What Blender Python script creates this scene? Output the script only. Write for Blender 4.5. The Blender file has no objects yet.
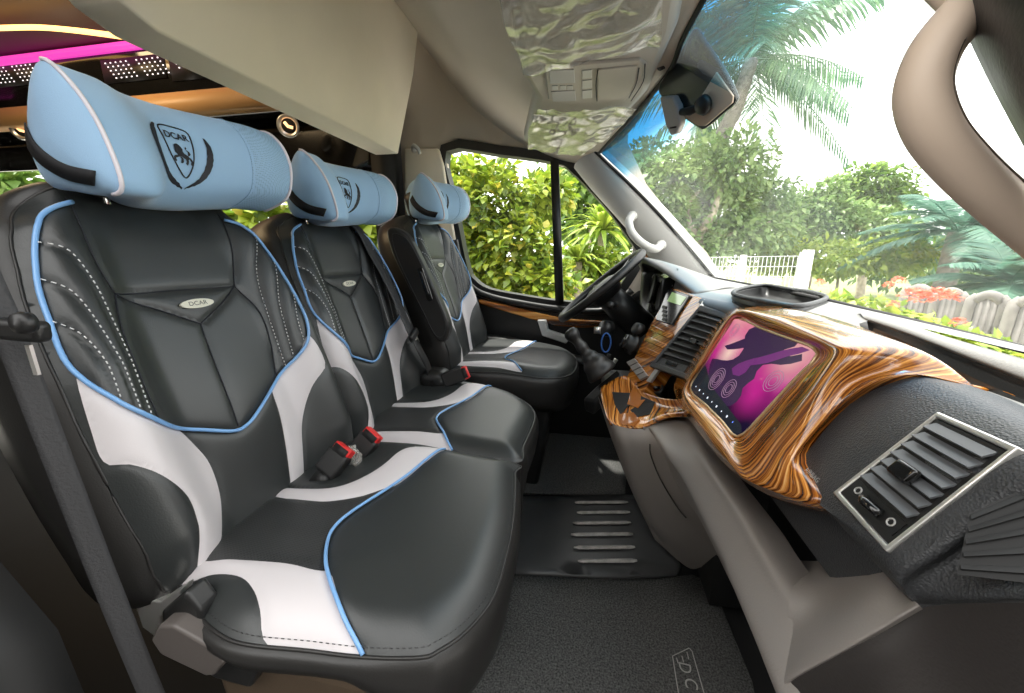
import bpy, bmesh, math, random
from mathutils import Vector as V, Matrix, noise
from mathutils.geometry import delaunay_2d_cdt
C = bpy.context.scene.collection
PI = math.pi
random.seed(7)
ZC = .95                       # the eye stands 0.95 m over the cab floor
FOC, CU, CV = 390., 512., 346.5
PITCH, YAW = math.radians(13.6207), math.radians(10.99972)
FW = V((-math.sin(YAW)*math.cos(PITCH), math.cos(YAW)*math.cos(PITCH), -math.sin(PITCH)))
RT = V((math.cos(YAW), math.sin(YAW), 0)); UP = RT.cross(FW)
EYE = V((0, 0, ZC))
def R(u, v, k, d):
    """point where the sight line of a measured photo point meets the plane X, Y or Z = d (camera-relative z)"""
    D = (u-CU)/FOC*RT - (v-CV)/FOC*UP + FW
    return EYE + D*(d/D['xyz'.index(k)])
def RPL(u, v, p0, n):
    D = (u-CU)/FOC*RT - (v-CV)/FOC*UP + FW
    return EYE + D*((p0-EYE).dot(n)/D.dot(n))
def S(x):
    x = min(1, max(0, x)); return x*x*(3-2*x)
def lerp(tab, t):
    if t <= tab[0][0]: return tab[0][1]
    for (a, b), (c, d) in zip(tab, tab[1:]):
        if t <= c: return b+(d-b)*(t-a)/(c-a)
    return tab[-1][1]
# ---------------------------------------------------------------- objects
def tag(o, label=None, cat=None, group=None, kind=None):
    if label: o['label'] = label
    if cat: o['category'] = cat
    if group: o['group'] = group
    if kind: o['kind'] = kind
    return o
def empty(name, loc, label=None, cat=None, group=None, kind=None):
    o = bpy.data.objects.new(name, None); C.objects.link(o); o.location = loc; o.empty_display_size = .05
    return tag(o, label, cat, group, kind)
def obj(name, vf, mat, parent=None, smooth=True, midx=None, uv=None, autos=None, world=True):
    vs, fs = vf
    me = bpy.data.meshes.new(name)
    me.from_pydata([tuple(v) for v in vs], [], fs)
    for m in (mat if isinstance(mat, (list, tuple)) else [mat]): me.materials.append(m)
    if midx: me.polygons.foreach_set('material_index', midx)
    me.polygons.foreach_set('use_smooth', [smooth]*len(fs))
    if uv:
        L = me.uv_layers.new(name='UVMap')
        for lp in me.loops: L.data[lp.index].uv = uv[lp.vertex_index]
    me.update()
    if autos is not None:
        bm = bmesh.new(); bm.from_mesh(me)
        for e in bm.edges:
            if len(e.link_faces) == 2 and e.calc_face_angle(0) > math.radians(autos): e.smooth = False
        bm.to_mesh(me); bm.free()
    o = bpy.data.objects.new(name, me); C.objects.link(o)
    if parent is not None:
        o.parent = parent
        if world: o.matrix_parent_inverse = pw(parent).inverted()
    return o
def pw(o):
    m = Matrix.LocRotScale(o.location, o.rotation_euler, o.scale)
    if o.parent: m = pw(o.parent) @ o.matrix_parent_inverse @ m
    return m
def struct(name, vf, mat, **k):
    return tag(obj(name, vf, mat, **k), kind='structure')
def solid(o, t, off=-1):
    m = o.modifiers.new('thickness', 'SOLIDIFY'); m.thickness = t; m.offset = off; return o
def bevel(o, w, n=2):
    m = o.modifiers.new('bevel', 'BEVEL'); m.width = w; m.segments = n; m.limit_method = 'ANGLE'; m.angle_limit = math.radians(35); return o
def subd(o, n=1):
    m = o.modifiers.new('subd', 'SUBSURF'); m.levels = n; m.render_levels = n; return o
def join(*ms):
    vs, fs = [], []
    for v, f in ms:
        b = len(vs); vs += list(v); fs += [[i+b for i in q] for q in f]
    return vs, fs
def box(c, h, rot=None):
    vs = []
    for sx in (-1, 1):
        for sy in (-1, 1):
            for sz in (-1, 1):
                p = V((sx*h[0], sy*h[1], sz*h[2]))
                if rot is not None: p = rot @ p
                vs.append(V(c)+p)
    return vs, [[0,1,3,2],[4,6,7,5],[0,4,5,1],[2,3,7,6],[0,2,6,4],[1,5,7,3]]
def crom(P, n, closed=False):
    P = [V(p) for p in P]
    if len(P) == 2 and not closed: return [P[0].lerp(P[1], i/n) for i in range(n+1)]
    out, m = [], len(P)
    for i in range(m if closed else m-1):
        if closed: a, b, c, d = P[i-1], P[i], P[(i+1) % m], P[(i+2) % m]
        else:
            b, c = P[i], P[i+1]
            a = P[i-1] if i else b*2-c
            d = P[i+2] if i+2 < m else c*2-b
        for k in range(n):
            t = k/n
            out.append(.5*((2*b)+(c-a)*t+(2*a-5*b+4*c-d)*t*t+(3*b-a-3*c+d)*t**3))
    if not closed: out.append(P[-1])
    return out
def resample(P, n, closed=False):
    P = list(P)+([P[0]] if closed else [])
    L = [0]
    for a, b in zip(P, P[1:]): L.append(L[-1]+(b-a).length)
    out, j = [], 0
    for i in range(n if closed else n+1):
        x = L[-1]*i/n
        while j < len(L)-2 and L[j+1] < x: j += 1
        w = L[j+1]-L[j]
        out.append(P[j].lerp(P[j+1], 0 if w == 0 else min(1, (x-L[j])/w)))
    return out
def hitter(vf):
    from mathutils.bvhtree import BVHTree
    t = BVHTree.FromPolygons([tuple(v) for v in vf[0]], vf[1])
    def f(u, v, k=0):
        D = ((u-CU)/FOC*RT-(v-CV)/FOC*UP+FW).normalized()
        r = t.ray_cast(EYE, D)
        return r[0]-D*k if r[0] else EYE+D*1.2
    return f
def tube(P, r, n=8, closed=False, flat=1., up=V((0, 0, 1)), caps=True):
    """swept ellipse along P; r number or per-point list"""
    vs, fs, m = [], [], len(P)
    for i, p in enumerate(P):
        a = P[i-1] if (i or closed) else p
        b = P[(i+1) % m] if (i < m-1 or closed) else p
        t = (b-a).normalized()
        x = t.cross(up)
        if x.length < 1e-4: x = t.cross(V((1, 0, 0)))
        x.normalize(); y = x.cross(t)
        rr = r[i] if isinstance(r, (list, tuple)) else r
        for k in range(n):
            q = 2*PI*k/n
            vs.append(p+x*math.cos(q)*rr+y*math.sin(q)*rr*flat)
    for i in range(m if closed else m-1):
        for k in range(n):
            j = (i+1) % m
            fs.append([i*n+k, j*n+k, j*n+(k+1) % n, i*n+(k+1) % n])
    if caps and not closed:
        fs += [list(range(n)), [(m-1)*n+k for k in reversed(range(n))]]
    return vs, fs
def lathe(prof, n=24, M=None):
    """prof: (r, h) list round local z"""
    vs, fs = [], []
    for r, h in prof:
        for k in range(n):
            q = 2*PI*k/n; vs.append(V((r*math.cos(q), r*math.sin(q), h)))
    for i in range(len(prof)-1):
        for k in range(n): fs.append([i*n+k, i*n+(k+1) % n, (i+1)*n+(k+1) % n, (i+1)*n+k])
    fs += [list(reversed(range(n))), [(len(prof)-1)*n+k for k in range(n)]]
    if M is not None: vs = [M @ v for v in vs]
    return vs, fs
def frame_of(p, z, x=V((0, 1, 0))):
    z = z.normalized(); x = (x-z*x.dot(z)).normalized(); y = z.cross(x)
    return Matrix(((x.x, y.x, z.x, p.x), (x.y, y.y, z.y, p.y), (x.z, y.z, z.z, p.z), (0, 0, 0, 1)))
def patch(rows, n=6, m=6, closed=False):
    """smooth grid through the rows of control points; m steps between columns, n between rows"""
    A = [crom(r, m, closed) for r in rows]
    cols = [crom([a[i] for a in A], n) for i in range(len(A[0]))]
    nr, nc = len(cols[0]), len(cols)
    vs = [cols[j][i] for i in range(nr) for j in range(nc)]
    fs = [[i*nc+j, i*nc+(j+1) % nc, (i+1)*nc+(j+1) % nc, (i+1)*nc+j] for i in range(nr-1) for j in range(nc if closed else nc-1)]
    uv = [(j/(nc-1), i/(nr-1)) for i in range(nr) for j in range(nc)]
    return vs, fs, uv
def prism(poly, a, b, ax='y'):
    """polygon (2-D list) extruded along an axis from a to b"""
    n = len(poly)
    def P(q, w):
        return V((q[0], w, q[1])) if ax == 'y' else (V((w, q[0], q[1])) if ax == 'x' else V((q[0], q[1], w)))
    vs = [P(q, a) for q in poly]+[P(q, b) for q in poly]
    fs = [list(range(n)), list(reversed(range(n, 2*n)))]+[[i, n+i, n+(i+1) % n, (i+1) % n] for i in range(n)]
    return vs, fs
def thick(P, t, d):
    """closed outline of 3-D points given thickness t along d"""
    n = len(P); d = d.normalized()*t
    vs = list(P)+[p+d for p in P]
    return vs, [list(range(n)), list(reversed(range(n, 2*n)))]+[[i, n+i, n+(i+1) % n, (i+1) % n] for i in range(n)]
def recalc(o):
    bm = bmesh.new(); bm.from_mesh(o.data); bmesh.ops.recalc_face_normals(bm, faces=bm.faces); bm.to_mesh(o.data); bm.free(); return o
def inpoly(x, y, P):
    r, n = False, len(P); j = n-1
    for i in range(n):
        xi, yi, xj, yj = P[i][0], P[i][1], P[j][0], P[j][1]
        if (yi > y) != (yj > y) and x < (xj-xi)*(y-yi)/(yj-yi)+xi: r = not r
        j = i
    return r
def segd(p, L):
    best = 9
    for a, b in zip(L, L[1:]):
        dx, dy = b[0]-a[0], b[1]-a[1]; q = dx*dx+dy*dy
        t = 0 if q == 0 else max(0, min(1, ((p[0]-a[0])*dx+(p[1]-a[1])*dy)/q))
        best = min(best, (p[0]-a[0]-t*dx)**2+(p[1]-a[1]-t*dy)**2)
    return math.sqrt(best)
def sm2(P, n=6, closed=False):
    return [(p.x, p.y) for p in crom([V((a, b, 0)) for a, b in P], n, closed)]
def cdt(outline, lines, h):
    """constrained triangulation of an outline with crisp inner lines"""
    vs, es = [], []
    def add(P, closed):
        P = resample([V((a, b, 0)) for a, b in P], max(2, int(sum((V(a)-V(b)).length for a, b in zip(P, P[1:]))/h)), closed)
        b = len(vs); vs.extend(V((p.x, p.y)) for p in P); n = len(P)
        es.extend((b+i, b+i+1) for i in range(n-1))
        if closed: es.append((b+n-1, b))
    add(outline, True)
    for L in lines: add(L, False)
    xs = [p[0] for p in outline]; ys = [p[1] for p in outline]
    y, r = min(ys), 0
    while y < max(ys):
        x = min(xs)+(h/2 if r % 2 else 0)
        while x < max(xs):
            if inpoly(x, y, outline) and segd((x, y), outline+[outline[0]]) > h*.4: vs.append(V((x, y)))
            x += h
        y += h*.87; r += 1
    o = delaunay_2d_cdt(vs, es, [], 0, 1e-5)
    v2 = o[0]; fs = []
    for f in o[2]:
        c = sum((v2[i] for i in f), V((0, 0)))/len(f)
        if inpoly(c.x, c.y, outline):
            a, b, d = (v2[i] for i in f[:3])
            fs.append(list(f) if (b-a).cross(d-a) > 0 else list(reversed(f)))
    return v2, fs
def text(s, size, depth=0, bold=0):
    cu = bpy.data.curves.new('lettering', 'FONT'); cu.body = s; cu.size = size; cu.align_x = 'CENTER'; cu.align_y = 'CENTER'; cu.extrude = depth; cu.offset = bold; cu.resolution_u = 4
    o = bpy.data.objects.new('lettering', cu); C.objects.link(o)
    me = o.to_mesh(); r = ([v.co.copy() for v in me.vertices], [list(p.vertices) for p in me.polygons])
    o.to_mesh_clear(); bpy.data.objects.remove(o); bpy.data.curves.remove(cu)
    return r
# ---------------------------------------------------------------- materials
def mk(name, col, rough=.5, metal=0, bump=0, bs=300, spec=.5, coat=0, emit=None, es=1, var=0, vs=8, sheen=0, voro=False, alpha=1, trans=0):
    m = bpy.data.materials.new(name); m.use_nodes = True
    N, L = m.node_tree.nodes, m.node_tree.links; b = N['Principled BSDF']
    b.inputs['Base Color'].default_value = (*col, 1); b.inputs['Roughness'].default_value = rough; b.inputs['Metallic'].default_value = metal
    b.inputs['Specular IOR Level'].default_value = spec; b.inputs['Coat Weight'].default_value = coat; b.inputs['Coat Roughness'].default_value = .08
    b.inputs['Sheen Weight'].default_value = sheen; b.inputs['Alpha'].default_value = alpha
    if emit: b.inputs['Emission Color'].default_value = (*emit, 1); b.inputs['Emission Strength'].default_value = es
    tc = N.new('ShaderNodeTexCoord')
    if bump:
        t = N.new('ShaderNodeTexVoronoi' if voro else 'ShaderNodeTexNoise'); t.inputs['Scale'].default_value = bs
        L.new(tc.outputs['Object'], t.inputs['Vector'])
        u = N.new('ShaderNodeBump'); u.inputs['Strength'].default_value = bump; u.inputs['Distance'].default_value = .002
        L.new(t.outputs['Distance' if voro else 'Fac'], u.inputs['Height']); L.new(u.outputs['Normal'], b.inputs['Normal'])
    if var:
        t = N.new('ShaderNodeTexNoise'); t.inputs['Scale'].default_value = vs; t.inputs['Detail'].default_value = 5
        L.new(tc.outputs['Object'], t.inputs['Vector'])
        r = N.new('ShaderNodeValToRGB'); r.color_ramp.elements[0].position = .3; r.color_ramp.elements[1].position = .7
        r.color_ramp.elements[0].color = (*[c*(1-var) for c in col], 1); r.color_ramp.elements[1].color = (*[min(1, c*(1+var)) for c in col], 1)
        L.new(t.outputs['Fac'], r.inputs['Fac']); L.new(r.outputs['Color'], b.inputs['Base Color'])
    return m
def perforated(name, col, rough, scale, dark=.35):
    m = mk(name, col, rough); N, L = m.node_tree.nodes, m.node_tree.links; b = N['Principled BSDF']
    tc = N.new('ShaderNodeTexCoord'); mp = N.new('ShaderNodeMapping'); mp.inputs['Scale'].default_value = (scale,)*3
    mp.inputs['Rotation'].default_value = (.6, .4, .78)
    L.new(tc.outputs['Object'], mp.inputs['Vector'])
    v = N.new('ShaderNodeTexVoronoi'); v.inputs['Randomness'].default_value = 0; v.inputs['Scale'].default_value = 1
    L.new(mp.outputs['Vector'], v.inputs['Vector'])
    r = N.new('ShaderNodeValToRGB'); r.color_ramp.elements[0].position = .3; r.color_ramp.elements[1].position = .42
    r.color_ramp.elements[0].color = (*[c*dark for c in col], 1); r.color_ramp.elements[1].color = (*col, 1)
    L.new(v.outputs['Distance'], r.inputs['Fac']); L.new(r.outputs['Color'], b.inputs['Base Color'])
    u = N.new('ShaderNodeBump'); u.inputs['Strength'].default_value = .5; u.inputs['Distance'].default_value = .001
    L.new(v.outputs['Distance'], u.inputs['Height']); L.new(u.outputs['Normal'], b.inputs['Normal'])
    return m
def wood(name, freq=26, su=1.2, warp=.35, seed=0, cols=((.045,.013,.003), (.25,.07,.009), (.64,.24,.035), (.88,.52,.18))):
    m = mk(name, (.3, .12, .04), .22, coat=.9); N, L = m.node_tree.nodes, m.node_tree.links; b = N['Principled BSDF']
    b.inputs['Coat Roughness'].default_value = .04
    tc = N.new('ShaderNodeTexCoord'); mp = N.new('ShaderNodeMapping'); mp.inputs['Location'].default_value = (seed, seed*.7, 0); mp.inputs['Scale'].default_value = (su, 1, 1)
    L.new(tc.outputs['UV'], mp.inputs['Vector'])
    n1 = N.new('ShaderNodeTexNoise'); n1.inputs['Scale'].default_value = 2.4; n1.inputs['Detail'].default_value = 2
    L.new(mp.outputs['Vector'], n1.inputs['Vector'])
    sx = N.new('ShaderNodeSeparateXYZ'); L.new(mp.outputs['Vector'], sx.inputs['Vector'])
    ad = N.new('ShaderNodeMath'); ad.operation = 'MULTIPLY_ADD'; ad.inputs[1].default_value = warp
    L.new(n1.outputs['Fac'], ad.inputs[0]); L.new(sx.outputs['Y'], ad.inputs[2])
    cb = N.new('ShaderNodeCombineXYZ'); L.new(ad.outputs[0], cb.inputs['Y'])
    sc = N.new('ShaderNodeMath'); sc.operation = 'MULTIPLY'; sc.inputs[1].default_value = .04; L.new(sx.outputs['X'], sc.inputs[0]); L.new(sc.outputs[0], cb.inputs['X'])
    n2 = N.new('ShaderNodeTexNoise'); n2.inputs['Scale'].default_value = freq; n2.inputs['Detail'].default_value = 3; n2.inputs['Roughness'].default_value = .6
    L.new(cb.outputs['Vector'], n2.inputs['Vector'])
    r = N.new('ShaderNodeValToRGB'); e = r.color_ramp.elements
    e[0].position = .36; e[0].color = (*cols[0], 1); e[1].position = .68; e[1].color = (*cols[3], 1)
    a = e.new(.46); a.color = (*cols[1], 1); a = e.new(.57); a.color = (*cols[2], 1)
    L.new(n2.outputs['Fac'], r.inputs['Fac']); L.new(r.outputs['Color'], b.inputs['Base Color'])
    return m
M = dict(
 leather=mk('black_leather', (.024,.027,.027), .4, bump=.12, bs=420, spec=.65),
 leather_side=mk('black_leather_side', (.022,.021,.02), .42, bump=.12, bs=420),
 perf=perforated('perforated_leather', (.035,.036,.036), .42, 260),
 white=mk('white_leather', (.66,.62,.63), .42, bump=.06, bs=500),
 pipe_blue=mk('blue_piping', (.21,.43,.78), .3, coat=.3),
 pipe_white=mk('white_piping', (.85,.8,.86), .4),
 thread=mk('white_thread', (.7,.7,.7), .6),
 lever=mk('lever_plastic', (.1,.087,.08), .5),
 louver=mk('grey_louver', (.12,.125,.13), .4),
 thread_dark=mk('dark_thread', (.05,.05,.05), .6),
 pillow=mk('blue_fabric', (.36,.58,.83), .7, bump=.25, bs=900, sheen=.3),
 pillow_mesh=perforated('blue_mesh_fabric', (.36,.57,.81), .7, 330, .72),
 ink=mk('black_embroidery', (.012,.013,.02), .6),
 strap=mk('black_strap', (.01,.01,.012), .7),
 badge=mk('silver_badge', (.72,.7,.58), .5, metal=.2),
 black=mk('black_plastic', (.014,.014,.014), .42, bump=.1, bs=350),
 gloss=mk('gloss_black', (.008,.008,.008), .12, coat=.5),
 dash=mk('charcoal_dash_plastic', (.045,.047,.05), .45, bump=.35, bs=520, voro=True),
 dashtop=mk('soft_grey_dash_top', (.22,.22,.215), .55, bump=.2, bs=420),
 grey=mk('warm_grey_plastic', (.27,.245,.225), .42, bump=.12, bs=420),
 liner=mk('beige_headliner', (.56,.5,.42), .85, bump=.2, bs=700, var=.04, vs=3),
 shelf=mk('cream_vinyl', (.86,.78,.63), .7, bump=.12, bs=500, var=.04, vs=5),
 pillar=mk('pale_grey_pillar', (.55,.54,.52), .5, bump=.1, bs=600),
 handle=mk('pale_handle', (.62,.61,.58), .4),
 tan=mk('tan_handle', (.74,.59,.46), .45),
 console=mk('overhead_plastic', (.52,.475,.41), .5),
 chrome=mk('chrome', (.8,.8,.8), .15, metal=1),
 satin=mk('satin_silver', (.82,.8,.76), .33, metal=.8),
 belt=mk('belt_webbing', (.032,.032,.034), .6, bump=.4, bs=300),
 red=mk('red_button', (.7,.03,.03), .35, emit=None),
 carpet=mk('black_carpet', (.1,.1,.097), .95, bump=1., bs=420, var=.75, vs=240),
 rubber=mk('rubber_mat', (.055,.056,.057), .38, bump=.15, bs=60, var=.15, vs=6),
 rib=mk('worn_rubber_rib', (.5,.48,.46), .35, var=.3, vs=40),
 brown=mk('brown_base_plastic', (.10,.07,.045), .55, bump=.2, bs=500),
 dark=mk('dark_void', (.01,.01,.01), .7),
 gold=mk('gold_trim', (.55,.32,.13), .4),
 wood=wood('zebra_wood_pod', 42, 1., .12, 0), wood2=wood('zebra_wood_stack', 22, 1., .16, 3.1), wood3=wood('zebra_wood_door', 9, .5, .1, 5.2),
 ext=mk('lettering_grey', (.45,.44,.42), .6),
)
# ================================================================ SEATS
TILT = math.radians(17)
WT = [(-.02,.22),(.03,.238),(.1,.243),(.2,.245),(.32,.242),(.42,.232),(.5,.215),(.56,.195),(.60,.165),(.65,.15)]
def nback(s, t):
    a = abs(s)/lerp(WT, t)
    bol = lerp([(0,.03),(.08,.05),(.35,.05),(.6,.02)], t)
    n = .03+bol*S((a-.42)/.4)-.035*max(0, (a-.8)/.2)**2
    if t > .54: n -= .03*((t-.54)/.09)**2
    n += .012*S(1-abs(t-.2)/.2)*(1-S(a/.6))
    return n
B = dict(
 pip=[(-.128,.597),(-.16,.582),(-.18,.56),(-.198,.52),(-.212,.476),(-.223,.42),(-.229,.374),(-.227,.344),(-.217,.314),(-.196,.277),(-.155,.241),(-.1,.212),(-.048,.183),(-.02,.183),(.01,.196),(.085,.237),(.153,.277),(.183,.317),(.192,.385),(.189,.475),(.174,.543),(.15,.575),(.121,.59)],
 hl=[(-.128,.607),(-.138,.54),(-.138,.497),(-.13,.456)], hh=[(-.13,.456),(-.034,.455),(.092,.452)], hr=[(.121,.605),(.113,.52),(.092,.452)],
 vl=[(-.13,.456),(-.07,.424),(-.011,.389)], vr=[(-.011,.389),(.044,.419),(.092,.452)], vc=[(-.011,.389),(-.023,.293),(-.034,.186)],
 ll=[(-.13,.456),(-.153,.392),(-.162,.314),(-.164,.249)], rl=[(.092,.452),(.119,.396),(.118,.321),(.1,.248)],
 st1=[(-.192,.535),(-.173,.517),(-.164,.472),(-.164,.424),(-.171,.341),(-.18,.264)], st2=[(-.208,.483),(-.193,.457),(-.188,.401),(-.187,.338),(-.192,.278)],
 st3=[(-.221,.425),(-.208,.398),(-.203,.355),(-.207,.3)], st4=[(.165,.55),(.137,.472),(.129,.384),(.124,.262)], st5=[(.18,.49),(.153,.395),(.143,.277)], st6=[(.187,.41),(.172,.355),(.169,.3)],
 wl=[(-.228,.344),(-.217,.314),(-.196,.277),(-.155,.241),(-.13,.226),(-.112,.187),(-.103,.144),(-.112,.082),(-.145,.035),(-.18,.012),(-.205,.014),(-.189,.078),(-.182,.128),(-.202,.178),(-.224,.211),(-.239,.224),(-.237,.27)],
 wr=[(.185,.312),(.153,.277),(.085,.237),(.07,.222),(.064,.169),(.046,.09),(.03,.033),(.02,.004),(.05,.004),(.068,.026),(.11,.12),(.156,.197),(.2,.24)],
)
OUTL = [(-.215,.0),(-.238,.03),(-.243,.1),(-.245,.2),(-.242,.32),(-.232,.42),(-.215,.5),(-.195,.56),(-.165,.6),(-.13,.622),(-.07,.63),(0,.632),(.07,.63),(.13,.622),(.165,.6),(.195,.56),(.215,.5),(.232,.42),(.242,.32),(.245,.2),(.243,.1),(.238,.03),(.215,.0),(.1,-.004),(0,-.005),(-.1,-.004)]
def quilt(lines, w, dpt):
    segs = lines
    def f(p):
        r = 0
        for L in segs:
            if L['box'][0]-.03 < p[0] < L['box'][1]+.03 and L['box'][2]-.03 < p[1] < L['box'][3]+.03:
                d = segd(p, L['p']); r = max(r, L['d']*math.exp(-(d/L['w'])**2)+L['d']*.6*math.exp(-(d/(L['w']*3))**2))
        return r
    return f
def ln(P, w=.0035, d=.004, n=6, sm=True):
    P = sm2(P, n) if sm else P
    xs = [p[0] for p in P]; ys = [p[1] for p in P]
    return dict(p=P, w=w, d=d, box=(min(xs), max(xs), min(ys), max(ys)))
def dashes(P, f, lift=.0016, L=.0036, gap=.0026, r=.0009):
    """stitches along a line of surface coordinates"""
    Q = resample([V((a, b, 0)) for a, b in P], max(2, int(sum((V(a)-V(b)).length for a, b in zip(P, P[1:]))/.002)))
    out, acc, on, cur = [], 0, True, [Q[0]]
    for a, b in zip(Q, Q[1:]):
        acc += (b-a).length
        if on: cur.append(b)
        if on and acc > L: out.append(cur); on = False; acc = 0
        elif not on and acc > gap: on = True; acc = 0; cur = [b]
    return join(*[tube([f(p.x, p.y, lift) for p in (c[0], c[-1])], r, 5) for c in out if len(c) > 1])
def back_pt(s, t, lift=0):
    return V((nback(s, t)+lift, s, t))
def make_back(parent, loc, badge_label=None):
    lines = [ln(B[k], .0035, .0028) for k in ('hl','hh','hr','vl','vr','vc','ll','rl')]
    sts = [ln(B[k], .004, .0035) for k in ('st1','st2','st3','st4','st5','st6')]
    pip = ln(B['pip'], .004, .003)
    wl = sm2(B['wl'], 4, True); wr = sm2(B['wr'], 4, True)
    out = sm2(OUTL, 4, True)
    v2, fs = cdt(out, [l['p'] for l in lines+sts]+[pip['p'], wl+[wl[0]], wr+[wr[0]]], .0078)
    q = quilt(lines+sts+[pip, ln(wl+[wl[0]], .003, .002, sm=False), ln(wr+[wr[0]], .003, .002, sm=False)], 0, 0)
    vs = [V((nback(p.x, p.y)-q((p.x, p.y)), p.x, p.y)) for p in v2]
    mi = []
    for f in fs:
        c = sum((v2[i] for i in f), V((0, 0)))/len(f)
        mi.append(1 if inpoly(c.x, c.y, wl) or inpoly(c.x, c.y, wr) else 0)
    fs = [list(f) for f in fs]
    # the side wall: rings swept back from the outline
    n = len(out); b0 = len(vs); cen = V((0, .3))
    ring = []
    for dx, nn in ((0, -.001), (.008, -.006), (.015, -.018), (.018, -.04), (.017, -.075), (.01, -.105), (-.01, -.12), (-.06, -.128)):
        for i, p in enumerate(out):
            a, b = out[i-1], out[(i+1) % n]
            t = V((b[0]-a[0], b[1]-a[1])).normalized(); nr = V((-t.y, t.x))
            if nr.dot(V(p)-cen) < 0: nr = -nr
            z = nback(*p)+nn if nn > -.04 else lerp([(-.13, -.10), (-.03, nback(*p)-.03)], nn) if False else nback(*p)*S((nn+.13)/.12)+nn
            x, y = p[0]+nr.x*dx, p[1]+nr.y*dx
            vs.append(V((z, x, y)))
    R_ = 8
    for r in range(R_-1):
        for i in range(n):
            a, b = b0+r*n+i, b0+r*n+(i+1) % n
            fs.append([a, a+n, b+n, b]); mi.append(2)
    fs.append([b0+(R_-1)*n+i for i in range(n)]); mi.append(2)
    o = obj('backrest', (vs, fs), [M['leather'], M['white'], M['leather_side']], parent, midx=mi, world=False)
    recalc(o)
    o.location = loc; o.rotation_euler = (0, -TILT, 0)
    def kid(nm, vf, m, **k): return obj(nm, vf, m, o, world=False, **k)
    kid('piping', tube([back_pt(a, b, .0012) for a, b in pip['p']], .0034, 8), M['pipe_blue'])
    for k in ('st1','st2','st3','st4','st5','st6'):
        kid('stitching', dashes(sm2(B[k], 6), back_pt), M['thread'])
    for k in ('hl','hh','hr','vl','vr','vc','ll','rl'):
        L = sm2(B[k], 8); kid('seam', tube([back_pt(a, b, -.0028) for a, b in L], .0011, 5), M['ink'])
    sm_ = sm2(OUTL, 4, True)
    kid('edge_seam', tube([V((nback(*p)-.0005, p[0], p[1])) for p in sm_], .0022, 6, closed=True), M['leather_side'])
    # oval badge
    bp = [(-.006+.032*math.cos(a)*(1 if abs(math.cos(a)) < .9 else 1), .426+.0085*math.sin(a)) for a in [2*PI*i/24 for i in range(24)]]
    kid('badge', thick([back_pt(a, b, .001) for a, b in bp], .004, V((1, 0, 0))), M['badge'], smooth=False)
    tv, tf = text('DCAR', .011)
    kid('badge_lettering', ([V((nback(-.006+v.x*1.2, .426+v.y)+.0056, -.006+v.x*1.2, .426+v.y)) for v in tv], tf), M['thread_dark'])
    return o
# ---- cushion pattern (a forward, b across)
K = dict(
 pip=[(.296,.21),(.271,.13),(.246,.046),(.212,-.046),(.206,-.09),(.218,-.125),(.258,-.182),(.317,-.235),(.362,-.262)],
 pf=[(.055,-.195),(.1,-.192),(.187,-.186),(.26,-.184),(.218,-.125),(.206,-.09),(.212,-.046),(.246,.046),(.2,.004),(.144,-.021),(.1,-.023),(.05,-.022),(-.01,-.03),(-.01,-.18)],
 wb=[(.055,-.195),(.1,-.192),(.187,-.186),(.258,-.182),(.317,-.235),(.362,-.262),(.3,-.274),(.243,-.282),(.213,-.257),(.184,-.236),(.145,-.219),(.094,-.216),(.05,-.222),(.0,-.225),(0,-.2)],
 wu=[(.05,-.022),(.1,-.023),(.144,-.021),(.2,.004),(.246,.046),(.271,.13),(.296,.21),(.24,.197),(.202,.168),(.185,.115),(.155,.05),(.117,.02),(.053,.012),(.0,.01),(0,-.02)],
)
def cush_fn(out, lo, hi):
    O_ = out+[out[0]]
    def f(a, b, lift=0):
        d = segd((a, b), O_)
        z = .034+.014*max(S((-b-.1)/.1) if lo else 0, S((b-.08)/.12) if hi else 0)*(1-S((a-.2)/.2))
        z += .012*math.sin(PI*min(1, max(0, a/.5)))
        if d < .06: z -= .03*(1-d/.06)**2
        return V((a, b, z+lift))
    return f
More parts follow.
